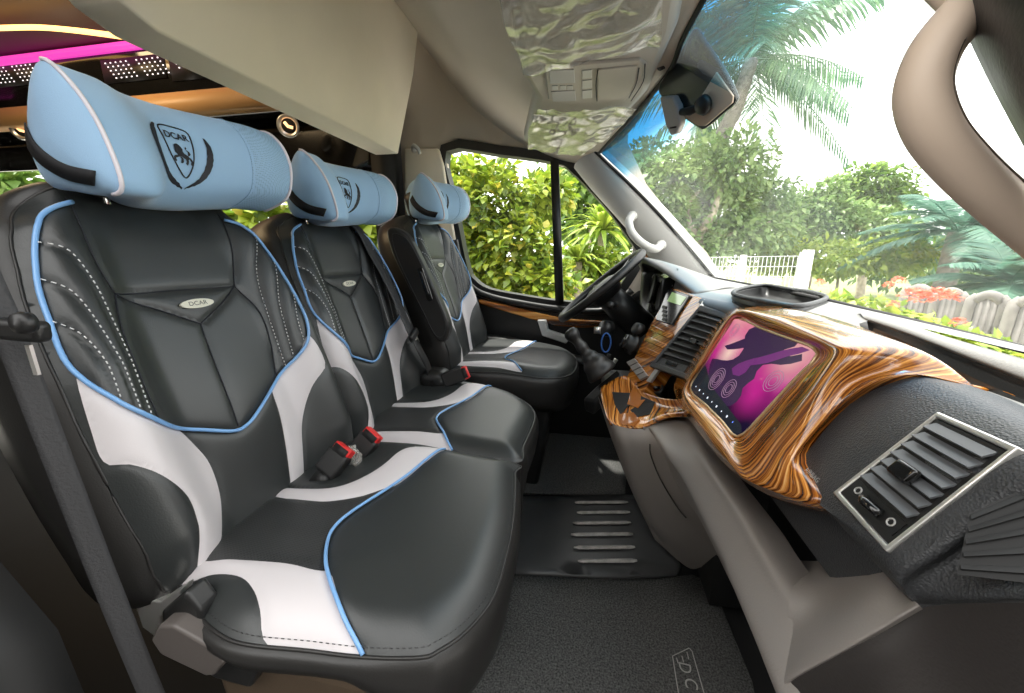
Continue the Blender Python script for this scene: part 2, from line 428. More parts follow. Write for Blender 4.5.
def make_cushion(parent, loc, out, skirt, lo=True, hi=True, dz=.14, first=True):
    KK = dict(K) if first else dict(K, pip=K['pip'][:-2]+[(.28,-.212),(.3,-.232)], wb=[(.055,-.195),(.1,-.192),(.187,-.186),(.255,-.184),(.28,-.21),(.3,-.232),(.257,-.234),(.2,-.23),(.1,-.226),(.02,-.215)])
    pip = ln(KK['pip'], .004, .003)
    P = {k: (sm2(KK[k], 4, True)) for k in ('pf', 'wb', 'wu')}
    o2 = sm2(out, 5, True)
    f = cush_fn(o2, lo, hi)
    v2, fs = cdt(o2, [pip['p']]+[p+[p[0]] for p in P.values()], .0105)
    q = quilt([pip]+[ln(p+[p[0]], .003, .002, sm=False) for p in P.values()], 0, 0)
    vs = []
    for p in v2:
        w = f(p.x, p.y); w.z -= q((p.x, p.y)); vs.append(w)
    mi = []
    for t in fs:
        c = sum((v2[i] for i in t), V((0, 0)))/len(t)
        mi.append(2 if inpoly(c.x, c.y, P['pf']) else 1 if inpoly(c.x, c.y, P['wb']) or inpoly(c.x, c.y, P['wu']) else 0)
    n = len(o2); b0 = len(vs); cen = V((.25, 0))
    rings = ((0, -.001), (.006, -.006), (.011, -.02), (.012, -.05), (.004, -.1), (-.012, -dz), (-.05, -dz-.01))
    for dx, dzz in rings:
        for i, p in enumerate(o2):
            a, b = o2[i-1], o2[(i+1) % n]
            t = V((b[0]-a[0], b[1]-a[1])).normalized(); nr = V((t.y, -t.x))
            if nr.dot(V(p)-cen) < 0: nr = -nr
            g = skirt(*p)
            w = f(*p); q_ = 1 if not first else .36+.64*max(S((p[0]-.33)/.1), S((p[1]+.2)/.1)); vs.append(V((p[0]+nr.x*dx*g, p[1]+nr.y*dx*g, w.z+dzz*q_)))
    for r in range(len(rings)-1):
        for i in range(n):
            a, b = b0+r*n+i, b0+r*n+(i+1) % n
            fs.append([a, a+n, b+n, b]); mi.append(3)
    fs.append([b0+(len(rings)-1)*n+i for i in range(n)]); mi.append(3)
    o = recalc(obj('cushion', (vs, fs), [M['leather'], M['white'], M['perf'], M['leather_side']], parent, midx=mi, world=False))
    o.location = loc
    obj('piping', tube([f(a, b, .001) for a, b in pip['p']], .003, 8), M['pipe_blue'], o, world=False)
    edge = [f(a, b) for a, b in o2]
    obj('edge_seam', tube(edge, .0026, 6, closed=True), M['leather_side'], o, world=False)
    st = []
    for off in (.006,):
        L = [(p[0]+(cen.x-p[0])*off/.25, p[1]+(cen.y-p[1])*off/.25) for p in o2 if p[0] > .05]
        st.append(dashes(L, f, .0008, .003, .003, .0006))
    obj('stitching', join(*st), M['thread_dark'] if True else M['thread'], o, world=False)
    return o, f
X0, Z0 = -.62, .44
Y1, Y2, Y3 = .605, 1.085, 1.62
DX, DZ = .088, .039
bench = empty('passenger_bench_seat', (X0, (Y1+Y2)/2, 0), 'black and white two-place leather bench seat nearest the camera', 'car seat')
oA = [(-.03,-.17),(-.005,-.2),(.045,-.228),(.1,-.255),(.165,-.28),(.22,-.287),(.3,-.274),(.362,-.263),(.431,-.246),(.452,-.231),(.478,-.197),(.5,-.139),(.503,-.055),(.498,.033),(.486,.12),(.472,.2),(.468,.236),(.3,.238),(.15,.238),(0,.238),(-.03,.22),(-.03,0)]
oB = [(-.03,-.2),(-.02,-.238),(.15,-.238),(.3,-.238),(.466,-.236),(.47,-.15),(.476,-.012),(.472,.059),(.455,.11),(.433,.145),(.374,.2),(.273,.226),(.1,.24),(0,.24),(-.03,.22),(-.03,0)]
oC = [(-.03,-.2),(-.02,-.24),(.1,-.25),(.25,-.248),(.36,-.24),(.431,-.215),(.47,-.17),(.492,-.1),(.498,0),(.49,.1),(.467,.17),(.42,.22),(.34,.245),(.2,.25),(.1,.25),(-.02,.24),(-.03,.2),(-.03,0)]
bk1 = make_back(bench, (0, Y1-(Y1+Y2)/2, Z0))
def copy_tree(o, parent, dx=V((0, 0, 0))):
    c = o.copy(); C.objects.link(c); c.parent = parent
    c.location = V(o.location)+dx
    for ch in [x for x in bpy.data.objects if x.parent == o]: copy_tree(ch, c)
    return c
bk2 = copy_tree(bk1, bench, V((0, Y2-Y1, 0)))
cu1, cf1 = make_cushion(bench, (0, Y1-(Y1+Y2)/2, Z0), oA, lambda a, b: 0 if b > .2 else 1, True, True)
cu2, cf2 = make_cushion(bench, (0, Y2-(Y1+Y2)/2, Z0), oB, lambda a, b: 0 if b < -.2 else 1, False, True, first=False)
# joining welt between the two cushions
wl_ = [(.02+.44*i/20) for i in range(21)]
yc = (Y1+Y2)/2
# driver's seat
drv = empty('driver_seat', (X0+DX, Y3, 0), "black and white single leather driver's seat with folded armrest beside the side window", 'car seat')
bk3 = copy_tree(bk1, drv, V((0, (Y1+Y2)/2-Y1, DZ)))
cu3, cf3 = make_cushion(drv, (0, 0, Z0+DZ), oC, lambda a, b: 1, True, True, first=False)
def rbox(name, c, h, m, parent, r=.01, rot=None, seg=3):
    o = obj(name, box(c, h, rot), m, parent, autos=40); bevel(o, r, seg); return o
# bases
def quad_loft(name, low, high, m, parent, r=.01):
    """a box between two rectangles ((x0,x1,y0,y1,z))"""
    vs = [V((x, y, q[4])) for q in (low, high) for x, y in ((q[0], q[2]), (q[1], q[2]), (q[1], q[3]), (q[0], q[3]))]
    fs = [[3,2,1,0],[4,5,6,7],[0,1,5,4],[1,2,6,5],[2,3,7,6],[3,0,4,7]]
    o = obj(name, (vs, fs), m, parent, autos=35); bevel(o, r, 3); return o
quad_loft('seat_base', (-.52, -.24, .375, 1.28, 0.), (-.52, -.2, .35, 1.28, .40), M['brown'], bench, .02)
quad_loft('seat_base', (X0+.1, X0+.45, Y3-.19, Y3+.2, 0.), (X0+.08, X0+.5, Y3-.2, Y3+.2, .36), M['black'], drv, .02)
lv = [R(u, v, 'y', .315) for u, v in ((158,626),(172,626),(214,650),(224,664),(214,676),(206,677),(160,655),(150,640))]
o = recalc(obj('recline_lever', thick(lv, .024, V((0,1,0))), M['lever'], bench, autos=35)); bevel(o, .004, 3)
hb_ = [R(u, v, 'y', .36) for u, v in ((132,598),(160,602),(182,588),(178,603),(160,618),(158,640),(142,628))]
o = recalc(obj('hinge_bracket', thick(hb_, .02, V((0,1,0))), M['satin'], bench, smooth=False)); bevel(o, .003, 2)
pk_ = [R(u, v, 'y', .335) for u, v in ((160,612),(184,592),(200,612),(203,632),(236,648),(262,664),(250,690),(215,680),(165,650))]
o = recalc(obj('hinge_cover', thick(pk_, .03, V((0,1,0))), M['black'], bench, autos=35)); bevel(o, .006, 3)
# armrest folded up against the driver's backrest, inner side
ar = [(.065,.16),(.085,.2),(.08,.3),(.065,.42),(.045,.53),(.01,.575),(-.025,.58),(-.035,.5),(-.02,.38),(-.0,.26),(.015,.17),(.04,.145)]
ao = obj('armrest', prism(sm2(ar, 4, True), -.302, -.26, 'y'), M['leather_side'], drv, world=False, autos=50); bevel(ao, .018, 4)
ao.location = (0.02, 0, Z0+DZ); ao.rotation_euler = (0, -TILT, 0)
lo_ = obj('latch', join(box((.05, -.304, .36), (.011, .006, .06)), box((.05, -.309, .365), (.005, .004, .042))), M['gloss'], ao, world=False, smooth=False); bevel(lo_, .003)
obj('stitching', tube([V((a*.8+.008, -.3025, .33+(b-.33)*.9)) for a, b in sm2(ar, 4, True)], .0012, 5, closed=True, up=V((0,1,0))), M['thread_dark'], ao, world=False)
# ---------------------------------------------------------------- headrest pillows
PL = [(.122,.755),(.152,.712),(.166,.65),(.158,.578),(.12,.578),(.075,.598),(.036,.622),(.042,.675),(.082,.73)]
PC = [(.07,.778),(.108,.745),(.122,.69),(.107,.63),(.072,.605),(.03,.602),(-.02,.63),(-.03,.7),(.012,.765)]
PRr = [(.15,.745),(.182,.71),(.186,.66),(.158,.612),(.11,.6),(.07,.605),(.03,.63),(.04,.69),(.09,.735)]
def pil_sec(s, k=1.):
    e = PL if s < 0 else PRr; w = S((-s-.015)/.085) if s < 0 else S(s/.15)**1.3
    P = [V((a[0]*(1-w)+b[0]*w, a[1]*(1-w)+b[1]*w, 0)) for a, b in zip(PC, e)]
    c = sum(P, V((0,0,0)))/9
    return crom([c+(p-c)*k for p in P], 5, True)
def pil_front(s, t, lift=0):
    P = pil_sec(s); best = -9
    for i, p in enumerate(P):
        q = P[i-1]
        if (p.y-t)*(q.y-t) <= 0 and p.y != q.y: best = max(best, p.x+(q.x-p.x)*(t-p.y)/(q.y-p.y))
    return V((best+lift, s, t))
def make_pillow(loc, label):
    root = empty('headrest_pillow', loc, label, 'pillow', 'padded pillows on the headrests')
    root.rotation_euler = (0, -TILT, 0)
    ring = [(-.166,.02),(-.164,.4),(-.159,.7),(-.152,.88),(-.147,.965),(-.143,1)]+[(-.143+.328*i/30, 1) for i in range(1, 30)]+[(.185,1),(.19,.95),(.196,.82),(.2,.5),(.201,.02)]
    vs, fs, mi = [], [], []
    for s, k in ring: P = pil_sec(s, k); n = len(P); vs += [V((p.x, s, p.y)) for p in P]
    for i in range(len(ring)-1):
        for k in range(n):
            fs.append([i*n+k, i*n+(k+1) % n, (i+1)*n+(k+1) % n, (i+1)*n+k]); mi.append(1 if ring[i][0] >= .105 else 0)
    fs += [list(range(n)), [(len(ring)-1)*n+k for k in range(n)]]; mi += [0, 1]
    recalc(obj('pillow_body', (vs, fs), [M['pillow'], M['pillow_mesh']], root, midx=mi, world=False))
    for s in (-.1435, .1855):
        obj('piping', tube([V((p.x, s, p.y)) for p in (pil_sec(s, 1.008)[:19] if s < 0 else pil_sec(s, 1.008)[-3:]+pil_sec(s, 1.008)[:24])], .003, 8, up=V((0,1,0))), M['pipe_white'], root, world=False)
    obj('panel_seam', tube([V((p.x, .105, p.y)) for p in pil_sec(.105, 1.002)], .0012, 6, closed=True, up=V((0,1,0))), M['pillow_mesh'], root, world=False)
    # black elastic strap round the near end, running down behind the pillow
    st = [(.062,.682),(.07,.655),(.085,.63),(.105,.61),(.138,.592)]
    P = crom([V((a, 0, b)) for a, b in st], 6); vs, fs = [], []
    E_ = pil_sec(-.143); ce = sum(E_, V((0,0,0)))/len(E_)
    rt_ = [(k, s) for s, k in ring[:5]]
    def cap_s(x, z):
        d = V((x, z, 0))-ce; a = math.atan2(d.y, d.x)
        b_ = min(E_, key=lambda p: abs((math.atan2(p.y-ce.y, p.x-ce.x)-a+PI) % (2*PI)-PI))
        return lerp(rt_, d.length/(b_-ce).length)-.0022
    for i, p in enumerate(P):
        for w in (-.011, .011):
            vs.append(V((p.x+w*.8, cap_s(p.x+w*.8, p.z+w*.6), p.z+w*.6)))
    for i in range(len(P)-1): fs.append([2*i, 2*i+1, 2*i+3, 2*i+2])
    solid(obj('strap', (vs, fs), M['strap'], root, world=False), .002, 0)
    # crest: shield outline, lion, feathered laurel arcs, lettering
    c0, c1 = .002, .672
    def W(p, q, l=.0012): return pil_front(c0+.004+p*.86, c1+q*.96, l)
    sh = [(-.026,.04),(0,.044),(.026,.04),(.027,.02),(.022,-.008),(.012,-.03),(0,-.042),(-.012,-.03),(-.022,-.008),(-.027,.02)]
    shs = sm2(sh, 4, True)
    crest = obj('crest', tube([W(*p) for p in shs], .0011, 6, closed=True, up=V((1,0,0))), M['ink'], root, world=False)
    tv, tf = text('DCAR', .016, 0, .0004)
    obj('lettering', ([W(v.x*1.05, v.y+.026, .0016) for v in tv], tf), M['ink'], crest, world=False)
    lion = [[(-.012,.011),(-.006,.015),(.0,.012),(.004,.006),(.003,.001),(.012,-.004),(.013,-.009),(.008,-.011),(.002,-.008),(-.004,-.006),(-.008,-.008),(-.01,-.003),(-.014,.0),(-.012,.005)],
            [(-.01,-.005),(-.017,-.007),(-.019,-.012),(-.015,-.017),(-.013,-.015),(-.015,-.011),(-.011,-.009),(-.006,-.007)],
            [(-.006,-.007),(-.003,-.012),(-.007,-.016),(-.003,-.018),(.001,-.013),(0,-.008)],
            [(.005,-.009),(.006,-.014),(.003,-.018),(.007,-.02),(.01,-.014),(.011,-.009)],
            [(.01,-.007),(.015,-.012),(.013,-.018),(.017,-.02),(.019,-.013),(.015,-.006)],
            [(.011,-.004),(.017,-.001),(.016,.004),(.011,.007),(.013,.011),(.01,.012),(.008,.007),(.013,.003),(.012,.0)]]
    lv = []
    for P in lion:
        P = sm2(P, 3, True); o_, f_ = cdt(P, [], .004)
        lv.append(([W(p.x, p.y-.002, .0015) for p in o_], f_))
    obj('lion', join(*lv), M['ink'], crest, world=False)
    for sg, pts in ((-1, [(-.034,.042),(-.046,.026),(-.054,.002),(-.05,-.024),(-.034,-.044),(-.004,-.058)]), (1, [(.05,.034),(.053,.016),(.05,-.008),(.04,-.03),(.024,-.046),(-.002,-.058)])):
        Q = sm2(pts, 6); n_ = len(Q); L1, L2 = [], []
        for i, p in enumerate(Q):
            w = (.0055 if sg > 0 else .0095)*math.sin(PI*min(1, .05+i/n_*.95))+.0004
            a, b = Q[max(0, i-1)], Q[min(n_-1, i+1)]; t = V((b[0]-a[0], b[1]-a[1])).normalized()
            j = .0012*(i % 2)
            L1.append((p[0]-t.y*(w-j), p[1]+t.x*(w-j))); L2.append((p[0]+t.y*(w-j), p[1]-t.x*(w-j)))
        o_, f_ = cdt(L1+L2[::-1], [], .005)
        obj('feather_arc', ([W(p.x, p.y, .0014) for p in o_], f_), M['ink'], crest, world=False)
    # hidden headrest core and its two posts
    return root
p1 = make_pillow((X0, Y1, Z0), 'light blue pillow on the headrest nearest the camera')
p2 = copy_tree(p1, None, V((0, Y2-Y1, 0))); p2['label'] = 'light blue pillow on the middle headrest of the bench seat'
p3 = copy_tree(p1, None, V((DX, Y3-Y1, DZ))); p3['label'] = "light blue pillow on the driver's headrest beside the window"
for par, y, dx, dz in ((bench, Y1, 0, 0), (bench, Y2, 0, 0), (drv, Y3, DX, DZ)):
    h = rbox('headrest', (X0+dx, y, Z0+dz), (.04, .1, .055), M['leather_side'], par, .03)
    h.data.transform(Matrix.Translation(V((X0+dx, y, Z0+dz)).to_4d().to_3d()*-1)); 
    h.data.transform(Matrix.Translation((.035, 0, .672))); h.data.transform(Matrix.Rotation(-TILT, 4, 'Y')); h.data.transform(Matrix.Translation((X0+dx, y, Z0+dz)))
    for sy in (-.06, .06):
        q = obj('headrest_post', tube([V((.0, sy, .58)), V((.02, sy, .68))], .006, 10), M['chrome'], par, world=False)
        q.data.transform(Matrix.Rotation(-TILT, 4, 'Y')); q.data.transform(Matrix.Translation(V((X0+dx, y, Z0+dz))-V(par.location)))
# ================================================================ BELTS AND BUCKLES
def strap(name, P, w, m, parent=None, wd=V((0,1,0)), t=.0022, n=8):
    Q = crom(P, n); vs, fs = [], []
    for i, p in enumerate(Q):
        d = (Q[min(len(Q)-1, i+1)]-Q[max(0, i-1)]).normalized()
        x = (wd[i*len(wd)//len(Q)] if isinstance(wd, list) else wd); x = (x-d*x.dot(d)).normalized()
        for k in range(5): vs.append(p+x*w*(k-2)/4)
    for i in range(len(Q)-1):
        for k in range(4): fs.append([5*i+k, 5*i+k+1, 5*i+k+6, 5*i+k+5])
    return solid(obj(name, (vs, fs), m, parent), t, 0)
def buckle(base, top, label, cover=False):
    d = (top-base).normalized(); L = (top-base).length
    e = empty('belt_buckle', base, label, 'seat belt buckle', 'seat belt buckles')
    F = frame_of(base, d, V((0.25, 1, 0)))
    o = obj('stalk', box((0,0,L*.2), (.010,.016,L*.22)), M['black'], e, world=False)
    b = obj('housing', box((0,0,L*.68), (.0145,.026,L*.32)), M['black'], e, world=False, autos=40); bevel(b, .006, 3)
    r = obj('release_button', box((.001,0,L*1.02), (.0115,.0225,.013)), M['red'], e, world=False, autos=40); bevel(r, .003, 2)
    sl = obj('tongue_slot', box((-.0125,0,L*1.03), (.002,.018,.008)), M['dark'], e, world=False)
    for q in (o, b, r, sl): q.matrix_local = Matrix.Translation(-base) @ F
    # clear film still wrapped round the stalk
    return e
def rp(u, v, k, d): return R(u, v, k, d)
bb1 = rp(322, 482, 'z', -.482); bt1 = rp(341, 453, 'x', -.43)
buckle(R(316,486,'z',-.485), R(342,452,'z',-.425), 'belt buckle with red button, front one of the pair on the bench')
buckle(R(348,465,'z',-.485), R(371,437,'z',-.425), 'belt buckle with red button, rear one of the pair on the bench')
b3 = buckle(R(432,385,'z',-.46), R(464,373,'z',-.415), "belt buckle with red button between the bench and driver's seat")
cvb = rbox('buckle_cover', R(436,379,'z',-.45), (.05,.045,.04), M['black'], b3, .03, None, 5)
# crumpled clear film round the second stalk
def film_blob(name, c, r, label, sq=(1,1,1), seed=1, par=None):
    bm = bmesh.new(); bmesh.ops.create_icosphere(bm, subdivisions=4, radius=1)
    for v in bm.verts:
        p = v.co.copy(); q = noise.noise(p*2.2+V((seed, 0, 0)))*.35+abs(noise.noise(p*5+V((seed, 3, 0))))*.3
        v.co = V((c[0]+p.x*r*sq[0]*(.85+q), c[1]+p.y*r*sq[1]*(.85+q), c[2]+p.z*r*sq[2]*(.85+q)))
    vs = [v.co.copy() for v in bm.verts]; fs = [[v.index for v in f.verts] for f in bm.faces]; bm.free()
    return obj(name, (vs, fs), M['film'], par)
def filmmat():
    m = bpy.data.materials.new('clear_plastic_film'); m.use_nodes = True; N, L = m.node_tree.nodes, m.node_tree.links
    N.remove(N['Principled BSDF']); o = N['Material Output']
    t = N.new('ShaderNodeBsdfTransparent'); t.inputs['Color'].default_value = (.97,.97,.95,1)
    g = N.new('ShaderNodeBsdfGlossy'); g.inputs['Roughness'].default_value = .13
    d = N.new('ShaderNodeBsdfDiffuse'); d.inputs['Color'].default_value = (.75,.72,.66,1)
    lw = N.new('ShaderNodeLayerWeight'); lw.inputs['Blend'].default_value = .5
    fp = N.new('ShaderNodeMath'); fp.operation = 'POWER'; fp.inputs[1].default_value = 2.5; L.new(lw.outputs['Facing'], fp.inputs[0])
    f = N.new('ShaderNodeMath'); f.operation = 'MULTIPLY_ADD'; f.inputs[1].default_value = .6; f.inputs[2].default_value = .1; L.new(fp.outputs[0], f.inputs[0])
    m1 = N.new('ShaderNodeMixShader'); m1.inputs[0].default_value = .34; L.new(t.outputs[0], m1.inputs[1]); L.new(d.outputs[0], m1.inputs[2])
    m2 = N.new('ShaderNodeMixShader'); L.new(f.outputs[0], m2.inputs[0]); L.new(m1.outputs[0], m2.inputs[1]); L.new(g.outputs[0], m2.inputs[2])
    L.new(m2.outputs[0], o.inputs['Surface']); return m
M['film'] = filmmat()
tag(film_blob('plastic_wrap', tuple(R(352,458,'z',-.455)), .02, None, (1.1,.8,1.5), 4), 'crumpled clear plastic wrap between the paired bench buckles', 'plastic wrap')
# middle belt: over the second backrest's far shoulder, down to the lap
def bkw(y, s, t, n): # seat-local to world for the second seat
    return V((X0+n*math.cos(TILT)-t*math.sin(TILT), y+s, Z0+t*math.cos(TILT)+n*math.sin(TILT)))
b2 = empty('seat_belt', bkw(Y2, .15, .6, .04), 'black shoulder belt lying over the middle backrest', 'seat belt', 'black seat belts')
P = [bkw(Y2, s, t, n) for s, t, n in ((.06,.645,-.1),(.09,.642,-.05),(.115,.63,.015),(.132,.59,.047),(.14,.5,.06),(.142,.4,.078),(.14,.3,.09),(.135,.215,.1))]
strap('shoulder_webbing', P, .046, M['belt'], b2)
P = [bkw(Y2, s, t, n) for s, t, n in ((.135,.215,.102),(.14,.15,.108),(.16,.09,.105),(.18,.03,.085),(.19,-.0,.06))]
strap('lap_webbing', P, .04, M['black'], b2)
c_ = bkw(Y2, .135, .212, .106)
tg = obj('tongue', box((0,0,0), (.008,.033,.013)), M['black'], b2, world=False, autos=40); bevel(tg, .006, 3)
tg.location = c_-V(b2.location); tg.rotation_euler = (.35, -.2, 0)
tp = obj('tongue_plate', box((.0,.004,-.024), (.0015,.012,.014)), M['satin'], tg, world=False, smooth=False)
# near belt hanging on the left pillar
b1 = empty('seat_belt', V((-.56,.3,.5)), 'black belt hanging beside the nearest backrest at the left edge', 'seat belt', 'black seat belts')
P = [R(u, v, 'y', .30) for u, v in ((-42,215),(-18,270),(8,328),(35,400),(70,490),(105,580),(150,690),(185,770))]
strap('webbing', P, .023, M['belt'], b1, wd=V((.46,.88,0)))
q = R(22, 330, 'y', .285)
sl = obj('slider_tongue', box((0,0,0), (.024,.008,.011)), M['black'], b1, world=False, autos=40); bevel(sl, .006, 3)
sl.location = q-V(b1.location); sl.rotation_euler = (0, .1, .2)
obj('stop_button', lathe([(.0,-.006),(.009,-.006),(.011,0),(.009,.006),(.0,.007)], 16, Matrix.Translation(R(24, 323, 'y', .268)) @ Matrix.Rotation(PI/2, 4, 'X')), M['black'], b1)
obj('tongue_plate', box(R(33, 360, 'y', .288), (.003,.0015,.016)), M['satin'], b1, smooth=False)
# ================================================================ DASHBOARD
dash = empty('dashboard', (.36, 1.05, 0), 'grey dashboard running the full width under the windscreen', 'dashboard')
def zt(x, y):     # height of the dash top
    z = ZC-.098-.03*S((.42-x)/.2)*S((y-.6)/.15)-.034*S((.434-x)/.045)*(1-S((y-.6)/.15))
    z += .035*S((y-1.2)/.14)*S((.45-x)/.16)*(1-S((y-1.74)/.12))
    return z
top_out = [(.462,1.86),(.475,1.5),(.485,1.1),(.478,.8),(.462,.5),(.44,.12),(.366,.12),(.366,.4),(.366,.6),(.345,.82),(.315,1.0),(.3,1.12),(.285,1.22),(.27,1.35),(.27,1.5),(.27,1.66),(.27,1.8),(.27,1.86)]
def zp(u, v): p = R(u, v, 'z', -.092); return (p.x, p.y)
bin1 = sm2([zp(*q) for q in ((733,293),(744,288),(765,285),(790,289),(812,292),(826,297),(818,302),(796,306),(768,302),(746,298))], 4, True)
b2o = [(.43,.68),(.436,.64),(.434,.4),(.43,.14),(.386,.14),(.387,.4),(.392,.6),(.408,.68)]
to = sm2(top_out[:6], 4)+sm2(top_out[6:], 4)
v2, fs = cdt(to, [bin1+[bin1[0]], b2o+[b2o[0]]], .02)
fs = [f for f in fs if not any(inpoly(sum(v2[i].x for i in f)/len(f), sum(v2[i].y for i in f)/len(f), P) for P in (bin1, b2o))]
vs = [V((p.x, p.y, zt(p.x, p.y))) for p in v2]
nt = len(sm2(top_out[6:], 4)); 
fr = sm2(top_out[6:], 4); b0 = len(vs)
for dx, dz in ((0,0),(-.008,-.004),(-.012,-.014),(-.008,-.03),(.03,-.06)):
    for p in fr: vs.append(V((p[0]+dx, p[1], zt(*p)+dz)))
for r in range(4):
    for i in range(nt-1): fs.append([b0+r*nt+i, b0+r*nt+i+1, b0+(r+1)*nt+i+1, b0+(r+1)*nt+i])
recalc(obj('dash_top', (vs, fs), M['dashtop'], dash))
def tub(name, P, dpt, m, zf):
    n = len(P); c = V((sum(p[0] for p in P)/n, sum(p[1] for p in P)/n)); vs, fs = [], []
    rows = [(1.03, -.012), (1.015, -.003), (1, .0), (.99, -.008), (.95, -dpt*.8), (.88, -dpt), (.0, -dpt)]
    for k, dz in rows:
        for p in P: vs.append(V((c.x+(p[0]-c.x)*k, c.y+(p[1]-c.y)*k, zf+dz)))
    for r in range(len(rows)-1):
        for i in range(n): fs.append([r*n+i, r*n+(i+1) % n, (r+1)*n+(i+1) % n, (r+1)*n+i])
    return obj(name, (vs, fs), m, dash)
tub('storage_bin', bin1, .03, M['black'], ZC-.092)
obj('bin_rim', tube([V((a, b, ZC-.092)) for a, b in bin1], .005, 8, closed=True), M['dash'], dash)
# pale ledge behind the dark tray, and the tray's dark trough
L1 = [R(u, v, 'x', .44) for u, v in ((860,312),(900,322),(950,338),(1024,359),(1080,374))]
L2 = [R(u, v, 'x', .42) for u, v in ((864,318),(905,332),(952,350),(1024,378),(1080,399))]
L3 = [R(u, v, 'x', .387) for u, v in ((874,328),(914,346),(957,370),(1012,395),(1070,418))]
vs, fs, uv = patch([[p+V((.05,0,-.03)) for p in L1], L1, [a.lerp(b, .5)+V((-.004,0,.004)) for a, b in zip(L1, L2)], L2, [p+V((.006,0,-.006)) for p in L2]], 4, 6)
obj('tray_ledge', (vs, fs), M['dashtop'], dash)
vs, fs, uv = patch([[p+V((.004,0,-.003)) for p in L2], [a.lerp(b, .4)+V((.01,0,-.03)) for a, b in zip(L2, L3)], [a.lerp(b, .8)+V((0,0,-.025)) for a, b in zip(L2, L3)], L3], 4, 6)
obj('dash_tray', (vs, fs), M['black'], dash)
# the dark body under the top
body = [(.47,ZC-.18),(.31,ZC-.18),(.285,ZC-.21),(.275,ZC-.30),(.285,ZC-.36),(.36,ZC-.40),(.42,ZC-.44),(.47,ZC-.46)]
o = obj('dash_body', prism(body, .36, 1.88, 'y'), M['dash'], dash, autos=30)
# ---- wood pod round the screen
p0 = V((.297,.86,ZC-.131)); NP = V((-1,0,.458)).normalized(); UPp = V((.458,0,1)).normalized()
def sc(u, v, off=0): return RPL(u, v, p0+NP*off, NP)
pod = empty('screen_surround', p0, 'glossy zebra-wood surround holding the large tilted screen', 'dash trim')
INR = [(735,318),(760,328),(790,339),(812,347),(817,357),(800,374),(781,394),(760,417),(738,437),(722,421),(706,405),(690,388),(704,365),(720,340)]
RDG = [(737,311),(768,318),(800,329),(834,343),(843,352),(826,377),(804,407),(778,440),(746,476),(722,450),(702,425),(683,394),(697,365),(716,333)]
def xx(u, v, x): return R(u, v, 'x', x)
MID = [sc(735,308,-.012),xx(775,312,.312),xx(826,321,.332),xx(908,346,.348),xx(903,362,.333),xx(852,384,.3),xx(822,420,.272),xx(792,458,.242),xx(770,490,.222),sc(720,456,-.005),sc(698,430,-.01),sc(678,394,-.012),sc(692,362,-.012),sc(713,329,-.014)]
OUT = [sc(736,306,-.04),xx(790,309,.345),xx(862,328,.375),xx(957,374,.376),xx(957,383,.362),xx(905,375,.325),xx(850,404,.302),xx(806,454,.262),xx(818,503,.242),xx(758,490,.24),sc(714,450,-.035),sc(674,390,-.04),sc(688,362,-.045),sc(711,328,-.045)]
rows = [[sc(u, v, -.002) for u, v in INR], [sc(u+(U-u)*.25, v+(W-v)*.25, .006) for (u, v), (U, W) in zip(INR, RDG)], [sc(u, v, .012) for u, v in RDG], MID, OUT, [p+(V((.012,0,-.03)) if i < 4 else V((.05,0,-.01))) for i, p in enumerate(OUT)]]
rows[4][8] = xx(818,503,.242)
vs, fs, uv = patch(rows, 5, 5, True)
L_ = len(rows[0])*5
uv = [((i % L_)/L_*2, {0:0}.get(i//L_, (i//L_)/25)) for i in range(len(vs))]
o = obj('wood_frame', (vs, fs), M['wood'], pod, uv=uv); recalc(o)
rim = [sc(u, v, .0) for u, v in INR]
obj('gold_rim', tube(resample(crom(rim, 3, True), 60, True), .0022, 6, closed=True, up=NP), mk('gold_rim', (.78,.58,.34), .3, metal=.6), pod)
